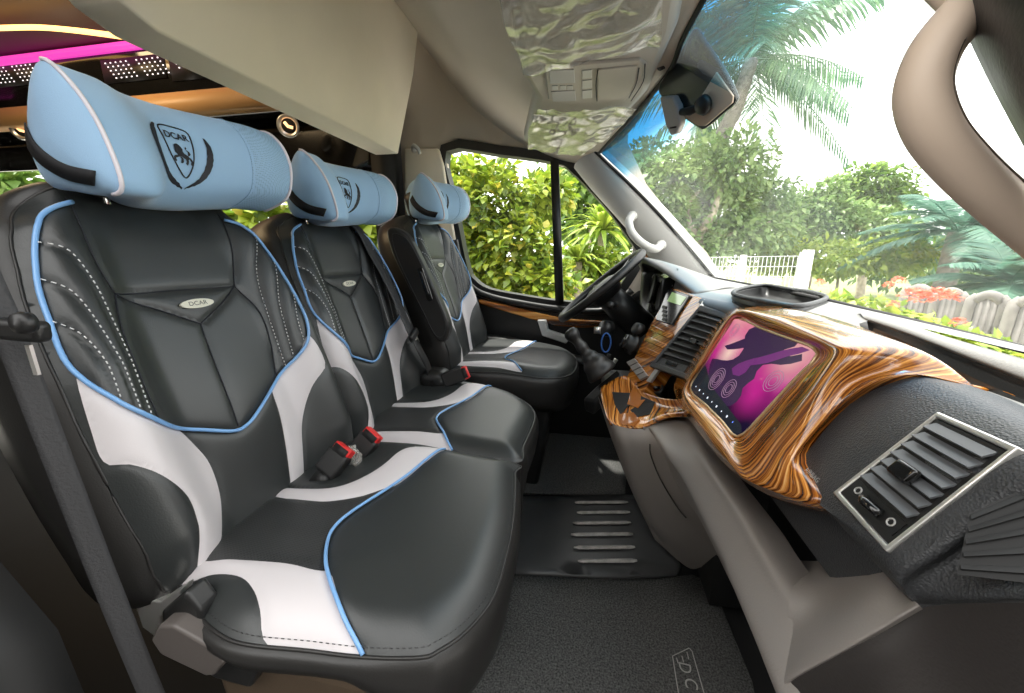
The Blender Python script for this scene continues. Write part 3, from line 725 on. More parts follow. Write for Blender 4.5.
# ---- the screen, with its picture drawn as an emissive image on one flat sheet
def screen_mat():
    m = bpy.data.materials.new('screen_picture'); m.use_nodes = True; N, L = m.node_tree.nodes, m.node_tree.links
    b = N['Principled BSDF']; b.inputs['Base Color'].default_value = (.01,.01,.01,1); b.inputs['Roughness'].default_value = .12; b.inputs['Specular IOR Level'].default_value = .15
    tc = N.new('ShaderNodeTexCoord'); s = N.new('ShaderNodeSeparateXYZ'); L.new(tc.outputs['UV'], s.inputs[0])
    def mth(op, a, b_=None, c=None):
        n = N.new('ShaderNodeMath'); n.operation = op
        for i, x in enumerate((a, b_, c)):
            if x is None: continue
            if isinstance(x, (int, float)): n.inputs[i].default_value = x
            else: L.new(x, n.inputs[i])
        return n.outputs[0]
    def ramp(f, st):
        r = N.new('ShaderNodeValToRGB'); e = r.color_ramp.elements
        e[0].position, e[0].color = st[0][0], (*st[0][1], 1); e[1].position, e[1].color = st[-1][0], (*st[-1][1], 1)
        for p, c in st[1:-1]: a = e.new(p); a.color = (*c, 1)
        L.new(f, r.inputs[0]); return r.outputs[0]
    u, v = s.outputs[0], s.outputs[1]
    nz = N.new('ShaderNodeTexNoise'); nz.inputs['Scale'].default_value = 3; L.new(tc.outputs['UV'], nz.inputs[0])
    f = mth('MULTIPLY_ADD', nz.outputs[0], .35, mth('MULTIPLY_ADD', v, .78, -.11))
    base = ramp(f, [(.18,(.01,.004,.03)), (.36,(.16,.006,.11)), (.52,(.55,.025,.27)), (.72,(.75,.15,.32)), (.92,(.85,.4,.42))])
    def glow(cx, cy, r, col, base, asp=1.6):
        dx = mth('MULTIPLY', mth('SUBTRACT', u, cx), asp); dy = mth('SUBTRACT', v, cy)
        d = mth('SQRT', mth('ADD', mth('MULTIPLY', dx, dx), mth('MULTIPLY', dy, dy)))
        k = mth('MAXIMUM', mth('SUBTRACT', 1, mth('DIVIDE', d, r)), 0)
        mx = N.new('ShaderNodeMix'); mx.data_type = 'RGBA'; L.new(mth('POWER', k, 1.3), mx.inputs[0]); L.new(base, mx.inputs[6]); mx.inputs[7].default_value = (*col, 1)
        return mx.outputs[2]
    base = glow(.23, .62, .3, (1., .75, .62), base)
    base = glow(.88, .86, .34, (.95, .55, .5), base)
    base = glow(.82, .42, .36, (.62, .02, .3), base)
    L.new(base, b.inputs['Emission Color']); b.inputs['Emission Strength'].default_value = .55
    return m
M['screen'] = screen_mat()
M['night'] = mk('screen_dark', (.01,.008,.02), .15, spec=.15, emit=(.022,.006,.035), es=1)
M['bar'] = mk('screen_bar', (.01,.01,.012), .15, spec=.15, emit=(.008,.011,.016), es=1)
M['ring'] = mk('screen_ring', (.1,.1,.1), .3, emit=(.5,.25,.4), es=.35)
M['icon'] = mk('screen_icon', (.2,.2,.2), .3, emit=(.85,.9,1), es=1.)
M['icon_blue'] = mk('screen_icon_blue', (.02,.05,.2), .3, emit=(.12,.25,1.), es=1.2)
cT = [sc(735,318,-.001), sc(818,349,-.001), sc(738,437,-.001), sc(690,388,-.001)]
def SP(a, b, off=0):   # a across 0..1 (near the driver = 0), b up 0..1
    return (cT[3].lerp(cT[2], a)).lerp(cT[0].lerp(cT[1], a), b)+NP*off
gl = [SP(a, b) for a, b in ((0,0),(1,0),(1,1),(0,1))]
scr = obj('screen', (gl, [[0,1,2,3]]), M['screen'], pod, uv=[(0,0),(1,0),(1,1),(0,1)]); solid(scr, .006, -1)
def flat(name, P, m, par, off):
    o_, f_ = cdt(P, [], .08)
    return obj(name, ([SP(p.x, p.y, off) for p in o_], f_), m, par)
# a performer's silhouette in the picture, and the dark bar with its icons
flat('picture_shape', sm2([(.3,.86),(.36,1.),(.84,1.),(.82,.93),(.76,.86),(.84,.84),(.94,.92),(.97,.86),(.86,.76),(.72,.7),(.7,.58),(.74,.5),(.68,.42),(.74,.3),(.7,.16),(.5,.1),(.25,.2),(.1,.36),(.06,.46),(.2,.5),(.34,.56),(.4,.66),(.38,.76)], 4, True), M['night'], scr, .0005)
flat('picture_shape', sm2([(.12,.66),(.2,.64),(.42,.76),(.44,.84),(.36,.86),(.2,.72)], 4, True), M['night'], scr, .0006)
flat('picture_shape', sm2([(.6,.62),(.72,.7),(.86,.86),(.96,.95),(.93,.99),(.8,.9),(.66,.76),(.52,.64),(.42,.5),(.5,.44),(.6,.5)], 4, True), mk('screen_violet', (.02,.01,.04), .15, spec=.15, emit=(.1,.012,.1), es=1), scr, .0007)
flat('icon_bar', [(0,0),(1,0),(1,.1),(.6,.16),(.3,.2),(.12,.3),(0,.36)], M['bar'], scr, .0008)
for cx, cy, rs in ((.33,.3,(.05,.08,.11,.14)), (.56,.3,(.05,.08,.11)), (.9,.6,(.05,.08,.11)), (.12,.87,(.05,.08))):
    for r in rs:
        obj('picture_ring', tube([SP(cx+r*.62*math.cos(a), cy+r*math.sin(a), .001) for a in [2*PI*i/28 for i in range(28)]], .0005, 5, closed=True, up=NP), M['ring'], scr)
for i in range(9):
    a = .1+.095*i; o_ = .008+.004*(i % 2)
    obj('screen_icon', ([SP(a-o_*.6, .07-o_, .0014), SP(a+o_*.6, .07-o_, .0014), SP(a+o_*.6, .07+o_, .0014), SP(a-o_*.6, .07+o_, .0014)], [[0,1,2,3]]), M['icon_blue' if i == 8 else 'icon'], scr)
# ---- passenger vent pod
vent = empty('vent_pod', (.3,.32,ZC-.2), 'charcoal dash pod with big silver-framed air vent', 'air vent')
pv = V((.30,.35,ZC-.14)); NV = V((-1,0,.5)).normalized()
def vp(u, v, off=0): return RPL(u, v, pv+NV*off, NV)
rows = [[xx(903,372,.36), xx(940,377,.366), xx(1000,396,.37), xx(1060,424,.37), xx(1120,452,.362)],
        [xx(905,375,.332), xx(942,388,.33), xx(1000,410,.328), xx(1068,446,.322), xx(1130,480,.33)],
        [xx(850,404,.302), vp(890,424,.002), vp(1032,463,.006), vp(1056,488,-.006), xx(1140,530,.33)],
        [xx(806,454,.262), vp(845,478,.004), vp(985,500,.007), vp(1006,520,-.008), xx(1100,560,.30)],
        [xx(796,482,.25), vp(830,505,.003), vp(935,540,.007), vp(955,557,-.008), xx(1040,566,.29)],
        [xx(818,503,.24), vp(845,525,.002), vp(897,570,.004), vp(913,586,-.012), xx(1030,580,.28)],
        [xx(818,503,.24)+V((.02,0,-.015)), vp(845,530,-.018), vp(903,592,-.018), vp(925,603,-.03), xx(1040,600,.275)],
        [xx(818,503,.30), xx(850,520,.31), xx(902,592,.31), xx(925,603,.31), xx(1040,602,.32)]]
vs, fs, uv = patch(rows, 5, 5)
VQ = [(938,416),(1015,451),(890,549),(838,493)]
mid = V((0,0,0))
VC = [vp(*q, .0075) for q in VQ]
ctr = sum(VC, V((0,0,0)))/4
shell = recalc(obj('pod_shell', (vs, fs), M['dash'], vent))
def VP_(a, b, off=0): return (VC[3].lerp(VC[2], a)).lerp(VC[0].lerp(VC[1], a), b)+NV*off
def ringbox(name, a0, a1, b0, b1, w, h, m, par, f, low=-.02, r=.003):
    vs, fs = [], []
    for (o_, z) in ((0, low), (0, h), (w, h), (w, low)):
        for a, b in ((a0+o_*1.4, b0+o_), (a1-o_*1.4, b0+o_), (a1-o_*1.4, b1-o_), (a0+o_*1.4, b1-o_)): vs.append(f(a, b, z))
    for k in range(4):
        for i in range(4):
            A, B_ = k*4+i, k*4+(i+1) % 4; k2 = (k+1) % 4
            fs.append([A, B_, k2*4+(i+1) % 4, k2*4+i])
    o = recalc(obj(name, (vs, fs), m, par, autos=40)); bevel(o, r, 3); return o
ringbox('vent_frame', -.03, 1.03, -.03, 1.03, .045, .0025, M['satin'], vent, VP_, -.008, .0015)
ringbox('inner_frame', .02, .98, .02, .98, .06, .001, M['black'], vent, VP_, -.008, .001)
obj('vent_cavity', ([VP_(a, b, z) for z in (.0003, -.004) for a, b in ((.02,.02),(.98,.02),(.98,.98),(.02,.98))], [[0,1,2,3],[7,6,5,4],[0,4,5,1],[1,5,6,2],[2,6,7,3],[3,7,4,0]]), M['dark'], vent, smooth=False)
def slat(name, f, a0, a1, b, db, z0, z1, m, par, t=.03):
    P = [f(a0, b, z1), f(a1, b, z1), f(a1, b+db, z0), f(a0, b+db, z0)]
    o = obj(name, (P, [[0,1,2,3]]), m, par, smooth=False); solid(o, .0016, 0); return o
for i in range(7):
    b = .26+.102*i
    slat('louver', VP_, .09, .91, b, .07, .0005, .0055, M['louver'], vent)
# lower strip with the dial, and the tab on the slats
o = obj('dial_panel', ([VP_(a, b, z) for z in (.0, .002) for a, b in ((.08,.08),(.92,.08),(.92,.22),(.08,.22))], [[3,2,1,0],[4,5,6,7],[0,1,5,4],[1,2,6,5],[2,3,7,6],[3,0,4,7]]), M['black'], vent, smooth=False)
w = [VP_(.36+.3*i/8,   .14, .003+.006*math.sin(PI*i/8)) for i in range(9)]
obj('thumb_wheel', tube(w, .0045, 8, up=NV), M['gloss'], vent)
for a, nm in ((.2, 'open_mark'), (.8, 'closed_mark')):
    obj(nm, tube([VP_(a+.045*math.cos(q), .15+.03*math.sin(q), .0025) for q in [2*PI*i/16 for i in range(16)]], .0008, 5, closed=True, up=NV), M['ext'], vent)
tb = obj('air_tab', ([VP_(a, b, z) for z in (.005, .013) for a, b in ((.34,.44),(.66,.44),(.66,.58),(.34,.58))], [[3,2,1,0],[4,5,6,7],[0,1,5,4],[1,2,6,5],[2,3,7,6],[3,0,4,7]]), M['gloss'], vent, autos=40); bevel(tb, .003, 3)
tv, tf = text('AIRBAG', .008)
tM = [vp(800+0, 480, .012)]
obj('airbag_lettering', ([RPL(812, 475, pv+NV*.0095, NV)+V((0,-1,0))*v.x*.9+V((.447,0,.894))*v.y-V((0,0,0)) for v in tv], tf), M['ext'], vent)
# side vent facing the door
SV = [xx(968,512,.262), xx(1060,470,.31), xx(1060,585,.29), xx(955,572,.25)]
def SVf(a, b, off=0): return (SV[3].lerp(SV[2], a)).lerp(SV[0].lerp(SV[1], a), b)+V((-.4,-.9,.2)).normalized()*off
obj('side_vent_cavity', ([SVf(a, b, .003) for a, b in ((0,0),(1,0),(1,1),(0,1))], [[0,1,2,3]]), M['dark'], vent)
for i in range(5): slat('side_louver', SVf, .02, .98, .1+.2*i, .05, .003, .005, M['dark'], vent)
# ---- grey lower dash: ledge, console flank and end cap
GA = [R(u, v, 'z', -.43) for u, v in ((643,428),(650,430),(666,455),(683,480),(717,548),(729,577),(752,632),(776,692),(800,745))]
GB = [R(u, v, 'z', z) for u, v, z in ((686,412,-.415),(690,414,-.405),(699,440,-.385),(712,466,-.375),(744,513,-.37),(758,538,-.37),(776,566,-.37),(792,588,-.37),(806,600,-.37))]
low = [p+V((.012,0,-.02)) for p in GA]; low2 = [p+V((.05,0,-.1)) for p in GA]; low3 = [p+V((.14,0,-.2)) for p in GA]
upm = [a.lerp(b, .15)+V((-.002,0,.008)) for a, b in zip(GA, GB)]
upn = [a.lerp(b, .6)+V((0,0,.008)) for a, b in zip(GA, GB)]
vs, fs, uv = patch([low3, low2, low, GA, upm, upn, GB, [p+V((.05,0,-.02)) for p in GB]], 4, 6)
lowd = recalc(obj('lower_dash', (vs, fs), M['grey'], dash))
M['endcap'] = mk('shaded_end_plastic', (.03,.026,.024), .5, bump=.2, bs=420)  # corner shade put into the end cap's near-black colour
post = [[R(u, v, k, d) for u, v, k, d in q] for q in (
  [(785,560,'x',.33),(830,560,'x',.33),(880,545,'x',.33),(905,575,'x',.33)],
  [(790,586,'z',-.372),(828,583,'x',.275),(882,566,'x',.285),(904,590,'x',.28)],
  [(785,635,'z',-.4),(815,628,'x',.232),(868,602,'x',.25),(912,598,'x',.268)],
  [(776,688,'z',-.43),(795,672,'x',.212),(858,638,'x',.235),(918,604,'x',.258)],
  [(779,692,'z',-.435),(799,678,'x',.215),(862,644,'x',.239),(923,609,'x',.262)])]
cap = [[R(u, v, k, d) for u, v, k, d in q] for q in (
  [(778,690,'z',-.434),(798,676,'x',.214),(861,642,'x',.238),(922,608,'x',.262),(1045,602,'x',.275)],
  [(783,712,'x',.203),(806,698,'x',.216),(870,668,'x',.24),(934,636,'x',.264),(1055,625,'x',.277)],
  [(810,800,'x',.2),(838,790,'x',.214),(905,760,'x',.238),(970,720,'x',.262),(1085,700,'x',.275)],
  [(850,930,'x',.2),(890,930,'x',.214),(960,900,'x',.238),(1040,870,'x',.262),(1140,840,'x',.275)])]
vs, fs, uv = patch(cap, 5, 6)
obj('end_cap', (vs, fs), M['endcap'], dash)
vs, fs, uv = patch(post, 5, 6)
obj('dash_end', (vs, fs), M['grey'], dash)
# ================================================================ CENTRE STACK, CONSOLE, CLUSTER
st_ = empty('centre_console', (.15, 1.1, .0), 'zebra-wood centre stack with radio, vent and open pockets', 'console')
# sloping panel plane of the radio
pr = R(703, 300, 'y', 1.10); NR = V((-1, -.3, .5)).normalized()
def ra(u, v, off=0): return RPL(u, v, pr+NR*off, NR)
def slab(name, pts, off, t, m, par, fn=ra, bev=.003, uv=True, n=NR):
    P = [fn(u, v, off) for u, v in pts]
    vs, fs = thick(P, t, -n)
    c = sum(P, V((0,0,0)))/len(P); ax = V((0,1,0)); ay = n.cross(ax).normalized()
    o = obj(name, (vs, fs), m, par, autos=35, uv=[(((p-c).dot(ax)+(p-c).dot(ay))*.8+.3, ((p-c).dot(ax)-(p-c).dot(ay))*1.8) for p in vs])
    recalc(o)
    if bev: bevel(o, bev, 2)
    return o
# wood face of the stack
slab('wood_face', [(672,287),(704,299),(712,305),(690,330),(655,372),(640,398),(622,391),(633,360),(652,322)], 0, .05, M['wood2'], st_)
# radio with display
rd = slab('radio', [(668,288),(690,295),(681,309),(672,325),(655,320)], .006, .02, M['gloss'], st_)
slab('radio_display', [(672,292),(686,297),(680,305),(667,301)], .0075, .002, mk('radio_display', (.02,.03,.02), .1, coat=.6, emit=(.16,.24,.1), es=1), rd, bev=0)
for k in range(4): slab('radio_button', [(663+k*0-.2+1.2*k*0,305+4*k),(666,306+4*k),(665,309+4*k),(661.5,308+4*k)], .009, .004, M['black'], rd, bev=0)
slab('chrome_edge', [(704,299),(707,301),(650,382),(646,381)], .004, .008, M['satin'], st_, bev=.001)
for a in ((652,325),(646,335),(641,345)):
    slab('wood_step', [(a[0],a[1]),(a[0]+20,a[1]+9),(a[0]+17,a[1]+14),(a[0]-3,a[1]+5)], .005, .006, M['wood2'], st_, bev=.002)
# climate dial and keys
kn = frame_of(ra(634,345,.004), NR)
obj('climate_dial', lathe([(.034,0),(.034,.012),(.026,.016),(.024,.032),(.02,.035),(0,.035)], 28, kn), M['black'], st_)
obj('dial_grip', box(kn @ V((0,0,.034)), (.004,.022,.008), kn.to_3x3()), M['gloss'], st_)
kn2 = frame_of(ra(641,331,.004), NR)
obj('climate_dial', lathe([(.022,0),(.022,.016),(.018,.026),(0,.027)], 24, kn2), M['black'], st_)
for k in range(4):
    slab('switch_key', [(626+3.5*k,362+4.6*k),(634+3.5*k,358+4.6*k),(637+3.4*k,362+4.6*k),(629+3.5*k,366.2+4.6*k)], .006, .012, M['ext'] if k < 0 else M['grey'], st_, bev=.002)
# centre vent beside the stack
cv = empty('centre_vent', ra(690,345,.0), 'black slatted air vent between the radio and the large screen', 'air vent')
CVQ = [(701,309),(727,317),(684,374),(655,364)]
CVc = [ra(u, v, .012) for u, v in CVQ]
def CVf(a, b, off=0): return (CVc[3].lerp(CVc[2], a)).lerp(CVc[0].lerp(CVc[1], a), b)+NR*off
ringbox('vent_frame', -.1, 1.28, -.07, 1.05, .09, .004, M['dash'], cv, CVf, -.025, .003)
obj('vent_cavity', ([CVf(a, b, -.004) for a, b in ((0,0),(1.15,0),(1.15,1),(0,1))], [[0,1,2,3]]), M['dark'], cv)
for i in range(8): slat('louver', CVf, .0, 1.15, .2+.1*i, .06, -.003, .004, M['black'], cv)
slab('strip_panel', [(660,357),(688,366),(683,373),(655,364)], .012, .006, M['dash'], cv, bev=.001)
slab('thumb_wheel', [(667,360),(677,363.5),(675,367),(665,363.5)], .015, .006, M['gloss'], cv, bev=.001)
slab('air_tab', [(690,337),(696,340),(694,344),(688,341)], .022, .012, M['gloss'], cv, bev=.001)
# lower wood cradle with two dark pockets
cr = [[R(u, v, 'y', d) for u, v, d in q] for q in (
  [(600,388,1.20),(625,376,1.2),(640,390,1.12),(662,398,1.03),(690,400,.93)],
  [(601,398,1.14),(622,396,1.14),(645,403,1.06),(668,408,.99),(692,408,.92)],
  [(606,416,1.02),(618,420,1.0),(640,424,.97),(665,415,.95),(692,413,.9)],
  [(610,424,.98),(620,427,.97),(642,428,.955),(668,418,.94),(692,416,.9)])]
vs, fs, uv = patch(cr, 5, 6)
crh = hitter((vs, fs))
solid(recalc(obj('wood_cradle', (vs, fs), M['wood2'], st_, uv=[(b*.8+a*.4, a*1.3) for a, b in uv])), .006, 0)
def ck(u, v, k=0): return crh(u, v, .006+k)
def pocket(name, P, m, k=0, t=.012):
    Q = [ck(u, v, k) for u, v in P]; vs, fs = thick(Q, .004, V((.3,.7,-.6)))
    o = recalc(obj(name, (vs, fs), m, st_, autos=30)); return o
pocket('pocket', [(612,392),(632,393),(634,399),(620,415),(615,406)], M['dark'])
pocket('pocket', [(641,396),(655,402),(650,414),(636,417),(630,410),(640,404)], M['dark'], .004)
pocket('wood_tongue', [(632,388),(648,392),(645,400),(638,408),(627,404)], M['wood2'], .008)
pocket('drink_ring', [(619,414),(634,412),(640,420),(634,426),(622,425)], M['wood2'], .004)
sk = ck(660,391,.03)
obj('power_socket', lathe([(.017,0),(.017,.014),(.012,.018),(.011,.006),(0,.006)], 20, frame_of(sk, V((-.6,-.5,.7)))), M['black'], st_)
obj('socket_cap', box(sk+V((-.012,-.008,.014)), (.009,.009,.004)), M['gloss'], st_)
# grey flank of the console down to the floor
fl = [[R(u, v, 'y', d) for u, v, d in r] for r in (
  [(598,396,1.15),(610,421,.985),(627,428,.965),(641,429,.955),(650,428,.95)],
  [(602,410,1.12),(616,440,.98),(634,448,.95),(650,450,.92),(664,452,.88)],
  [(612,440,1.08),(630,478,1.0),(652,490,.96),(674,494,.9),(690,496,.84)],
  [(632,492,1.07),(650,522,1.03),(676,533,.99),(700,536,.94),(716,538,.86)],
  [(655,540,1.09),(687,567,1.07),(702,567,1.04),(717,564,.98),(745,560,.9)])]
vs, fs, uv = patch(fl, 6, 6)
obj('console_flank', (vs, fs), M['grey'], st_)
cl_ = [R(654,444,'y',.905),R(655,455,'y',.91),R(664,478,'y',.915),R(680,505,'y',.915),R(690,517,'y',.9)]
obj('panel_groove', tube(crom([p+V((-.012,-.014,.006)) for p in cl_], 6), .0018, 6), M['leather_side'], st_)
obj('console_core', prism([(.36,.02),(.36,ZC-.3),(.46,ZC-.3),(.46,.02)], .95, 1.25, 'y'), M['dark'], st_)
# ---- instrument cluster with hood
cl = empty('instrument_cluster', (.24, 1.5, .85), 'dark hooded instrument cluster behind the steering wheel', 'instrument cluster')
HL = ((1.2,.31,-.118),(1.25,.275,-.09),(1.31,.235,-.058),(1.4,.2,-.034),(1.52,.19,-.026),(1.66,.195,-.034),(1.77,.22,-.07),(1.84,.25,-.115))
hd = [[V((x+dx, y, ZC+z+dz)) for y, x, z in HL] for dx, dz in ((.012,-.012),(0,-.004),(.008,.003))]
hd += [[V((x+(.39-x)*.45, y, ZC+z+(-.1-z)*.25+.002)) for y, x, z in HL], [V((.39, y, ZC-.1+(z+.118)*.2)) for y, x, z in HL], [V((.45, y, ZC-.112)) for y, x, z in HL]]
vs, fs, uv = patch(hd, 5, 6)
solid(recalc(obj('hood', (vs, fs), M['dashtop'], cl)), .008, 0)
bw = [[V((x, y, ZC+z)) for y, z in q] for x, q in (
  (.225,((1.29,-.085),(1.3,-.2),(1.36,-.27),(1.52,-.28),(1.68,-.27),(1.77,-.2),(1.77,-.085))),
  (.235,((1.31,-.08),(1.32,-.19),(1.37,-.25),(1.52,-.26),(1.67,-.25),(1.75,-.19),(1.75,-.08))),
  (.28,((1.34,-.07),(1.34,-.18),(1.39,-.23),(1.52,-.24),(1.65,-.23),(1.72,-.18),(1.72,-.07))))]
vs, fs, uv = patch(bw, 4, 6)
solid(recalc(obj('cluster_bowl', (vs, fs), M['black'], cl)), .006, 0)
obj('dial_face', ([V((.24,1.3,.72)), V((.24,1.7,.72)), V((.27,1.7,.9)), V((.27,1.3,.9))], [[0,1,2,3]]), M['gloss'], cl)
for y in (1.4, 1.6):
    F = frame_of(V((.248,y,.81)), V((-1,0,.15)))
    obj('gauge', lathe([(.055,0),(.055,.008),(.05,.01),(.048,.004),(0,.004)], 28, F), M['dark'], cl)
obj('knee_panel', prism([(.29,.85),(.26,.70),(.22,.6),(.24,.45),(.3,.35),(.42,.35),(.42,.85)], 1.33, 1.84, 'y'), M['black'], cl, autos=30)
# ---- steering wheel
WC = V((.045, 1.555, ZC-.128)); WN = V((-.66, 0, .75)).normalized()
wh = empty('steering_wheel', WC, 'black four-spoke steering wheel in front of the side window', 'steering wheel')
F = frame_of(WC, WN)
obj('rim', tube([F @ V((.19*math.cos(q), .19*math.sin(q), 0)) for q in [2*PI*i/64 for i in range(64)]], .0155, 12, closed=True, up=WN), M['black'], wh)
hb = obj('hub', lathe([(.03,-.07),(.06,-.05),(.075,-.02),(.07,0),(.05,.008),(0,.01)], 28, F), M['black'], wh)
for q in (.15, PI-.15, PI*1.32, PI*1.68):
    o = obj('spoke', tube([F @ V((.06*math.cos(q), .06*math.sin(q), -.018)), F @ V((.12*math.cos(q), .12*math.sin(q), -.014)), F @ V((.185*math.cos(q), .185*math.sin(q), 0))], [.022,.016,.014], 8, flat=.6, up=WN), M['black'], wh)
obj('column', tube([F @ V((0,0,-.04)), F @ V((0,-.01,-.12)), F @ V((0,-.02,-.24))], [.05,.058,.06], 18), M['black'], wh)
for sy in (-1, 1):
    a = F @ V((sy*.05, -.0, -.09)); b = a+V((-.02, sy*.09, .015)); c = a+V((-.03, sy*.15, .02))
    obj('column_stalk', tube([a, b, c], [.008,.008,.014], 10), M['black'], wh)
# ignition barrel, key and ring
ig = R(603, 328, 'y', 1.42)
obj('ignition_barrel', lathe([(.03,-.03),(.028,0),(.02,.006),(0,.007)], 20, frame_of(ig, V((-.8,-.5,.2)))), M['black'], wh)
kt = empty('ignition_key', ig, 'bunch of keys hanging from the ignition on a blue ring', 'keys')
obj('key_bow', box(ig+V((-.02,-.02,-.005)), (.012,.003,.012)), M['satin'], kt)
rc = R(606, 343, 'y', 1.37)
obj('blue_ring', tube([rc+V((.016*math.cos(q), .004, .034*math.sin(q))) for q in [2*PI*i/28 for i in range(28)]], .0028, 8, closed=True, up=V((0,1,0))), mk('blue_ring', (.05,.16,.5), .35), kt)
for k, (u, v) in enumerate(((596,358),(602,362),(608,360),(613,364))):
    p = R(u, v, 'y', 1.35+.01*k); o = obj('key_blade', box(p, (.007,.002,.022), Matrix.Rotation(.35*(k-1.5), 3, 'Y')), M['satin' if k % 2 else 'leather_side'], kt); bevel(o, .001, 2)
# ---- gear lever
gk = R(574, 337, 'y', 1.26); gb = R(603, 374, 'y', 1.24)
gl_ = empty('gear_lever', gb, 'black gear lever with gaiter rising beside the console', 'gear lever')
obj('knob', lathe([(0,-.024),(.012,-.026),(.017,-.012),(.024,.004),(.025,.016),(.019,.027),(.008,.03),(0,.03)], 24, frame_of(gk, gk-gb)), M['black'], gl_)
sh_ = crom([gb, gb.lerp(gk, .35), gb.lerp(gk, .6), gk], 8)
obj('gaiter', tube(sh_, [.05-.032*S(i/18)+.002*math.sin(i*1.1) for i in range(len(sh_))], 16), M['leather_side'], gl_)
gc = [R(u, v, 'y', d) for u, v, d in ((583,398,1.24),(598,384,1.24),(618,368,1.24),(622,374,1.2),(607,388,1.2),(594,402,1.2))]
o = obj('gaiter_base', thick(gc, .05, V((.1,.1,-1))), M['black'], gl_, autos=30); recalc(o); bevel(o, .008, 2)
o = obj('lever_mount', prism([(.11,.36),(.06,.5),(.07,.54),(.26,.54),(.28,.36)], 1.22, 1.4, 'y'), M['black'], gl_, autos=30); bevel(o, .02, 3)
GZ_ = -.65
# ================================================================ SHELL OF THE CAB (structure)
YR = 1.95
def sheet(name, poly, m, k='z', at=0, t=.03):
    pass
# floor
fl_ = struct('floor', box((-1.2, 1.05, -.03), (2.0, .95, .03)), M['dark'])
# ceiling: header over the windscreen rising to the high roof
ys = (.12, .4, .8, 1.2, 1.55, 1.78, 1.9, 1.955)
dr = (.06, .01, 0, 0, .0, .005, .015, .035)
hx = (.20, .18, .165, .15, .115, .04, -.05, -.085)
rows = []
for f_, z in ((0,.405),(.12,.425),(.28,.475),(.5,.57),(.72,.70),(.95,.9),(1.1,1.02)):
    rows.append([V((hx[i]+(-.80-hx[i])*f_, y, ZC+z-dr[i]*(1-.35*f_))) for i, y in enumerate(ys)])
vs, fs, uv = patch(rows, 5, 4)
solid(struct('ceiling', (vs, fs), M['liner']), .02, 1)
# overhead storage shelf above the seats
sh_ = empty('overhead_shelf', (-.9, 1.24, ZC+.42), 'big cream overhead shelf box above the seats', 'overhead shelf')
fr = [(-.85,.42),(-.845,.44),(-.76,.72),(-.70,1.02)]
ba = [(-.957,.42),(-.97,.44),(-1.02,.7),(-1.05,1.02)]
def shelf_sec(y, k=0, dz=0): 
    return [V((x-k, y, ZC+z+dz)) for x, z in ba[::-1]]+[V((x-k, y, ZC+z+dz)) for x, z in fr]
secs = [shelf_sec(.66,.05,.12), shelf_sec(.69,.02,.03), shelf_sec(.74), shelf_sec(1.0), shelf_sec(1.4), shelf_sec(1.74), shelf_sec(1.765,.012,.02)]
vs = [p for s in secs for p in s]; n = 8; fs = []
for i in range(len(secs)-1):
    for k in range(n-1): fs.append([i*n+k, (i+1)*n+k, (i+1)*n+k+1, i*n+k+1])
fs += [list(range(n)), [(len(secs)-1)*n+k for k in reversed(range(n))]]
o = recalc(obj('shelf_shell', (vs, fs), M['shelf'], sh_, autos=50)); bevel(o, .01, 3)
# right-hand side wall: B pillar, door panel with the side window opening
door = tag(empty('door_1', (-.1, YR, .3)), kind='structure')
WIN = [(448,152),(500,155),(556,163),(572,172),(590,190),(612,215),(634,246),(637,256),(622,283),(604,302),(560,301),(520,295),(490,289),(476,280),(468,266),(456,205)]
wp = [R(u, v, 'y', YR) for u, v in WIN]
def wq(P, off=0, k=1):
    c = sum(P, V((0,0,0)))/len(P); return [c+(p-c)*k+V((0,off,0)) for p in P]
wps = crom(wp, 3, True)
def band(name, P, w0, w1, y0, y1, m, par, closed=True):
    """frame band round a closed outline in an x-z plane: offsets w0 (inner) to w1 (outer), depth y0..y1"""
    n = len(P); c = sum(P, V((0,0,0)))/n; vs, fs = [], []
    def off(i, w):
        a, b = P[i-1], P[(i+1) % n]; t = (b-a).normalized(); nr = V((t.z, 0, -t.x))
        if nr.dot(P[i]-c) < 0: nr = -nr
        return P[i]+nr*w
    for i in range(n):
        for w, y in ((w0, y0), (w0, y1), (w1, y1), (w1, y0)):
            p = off(i, w); vs.append(V((p.x, y, p.z)))
    for i in range(n):
        j = (i+1) % n
        for k in range(4): fs.append([i*4+k, i*4+(k+1) % 4, j*4+(k+1) % 4, j*4+k])
    return recalc(obj(name, (vs, fs), m, par, autos=40))
band('window_frame', wps, -.004, .035, YR-.03, YR+.04, M['black'], door)
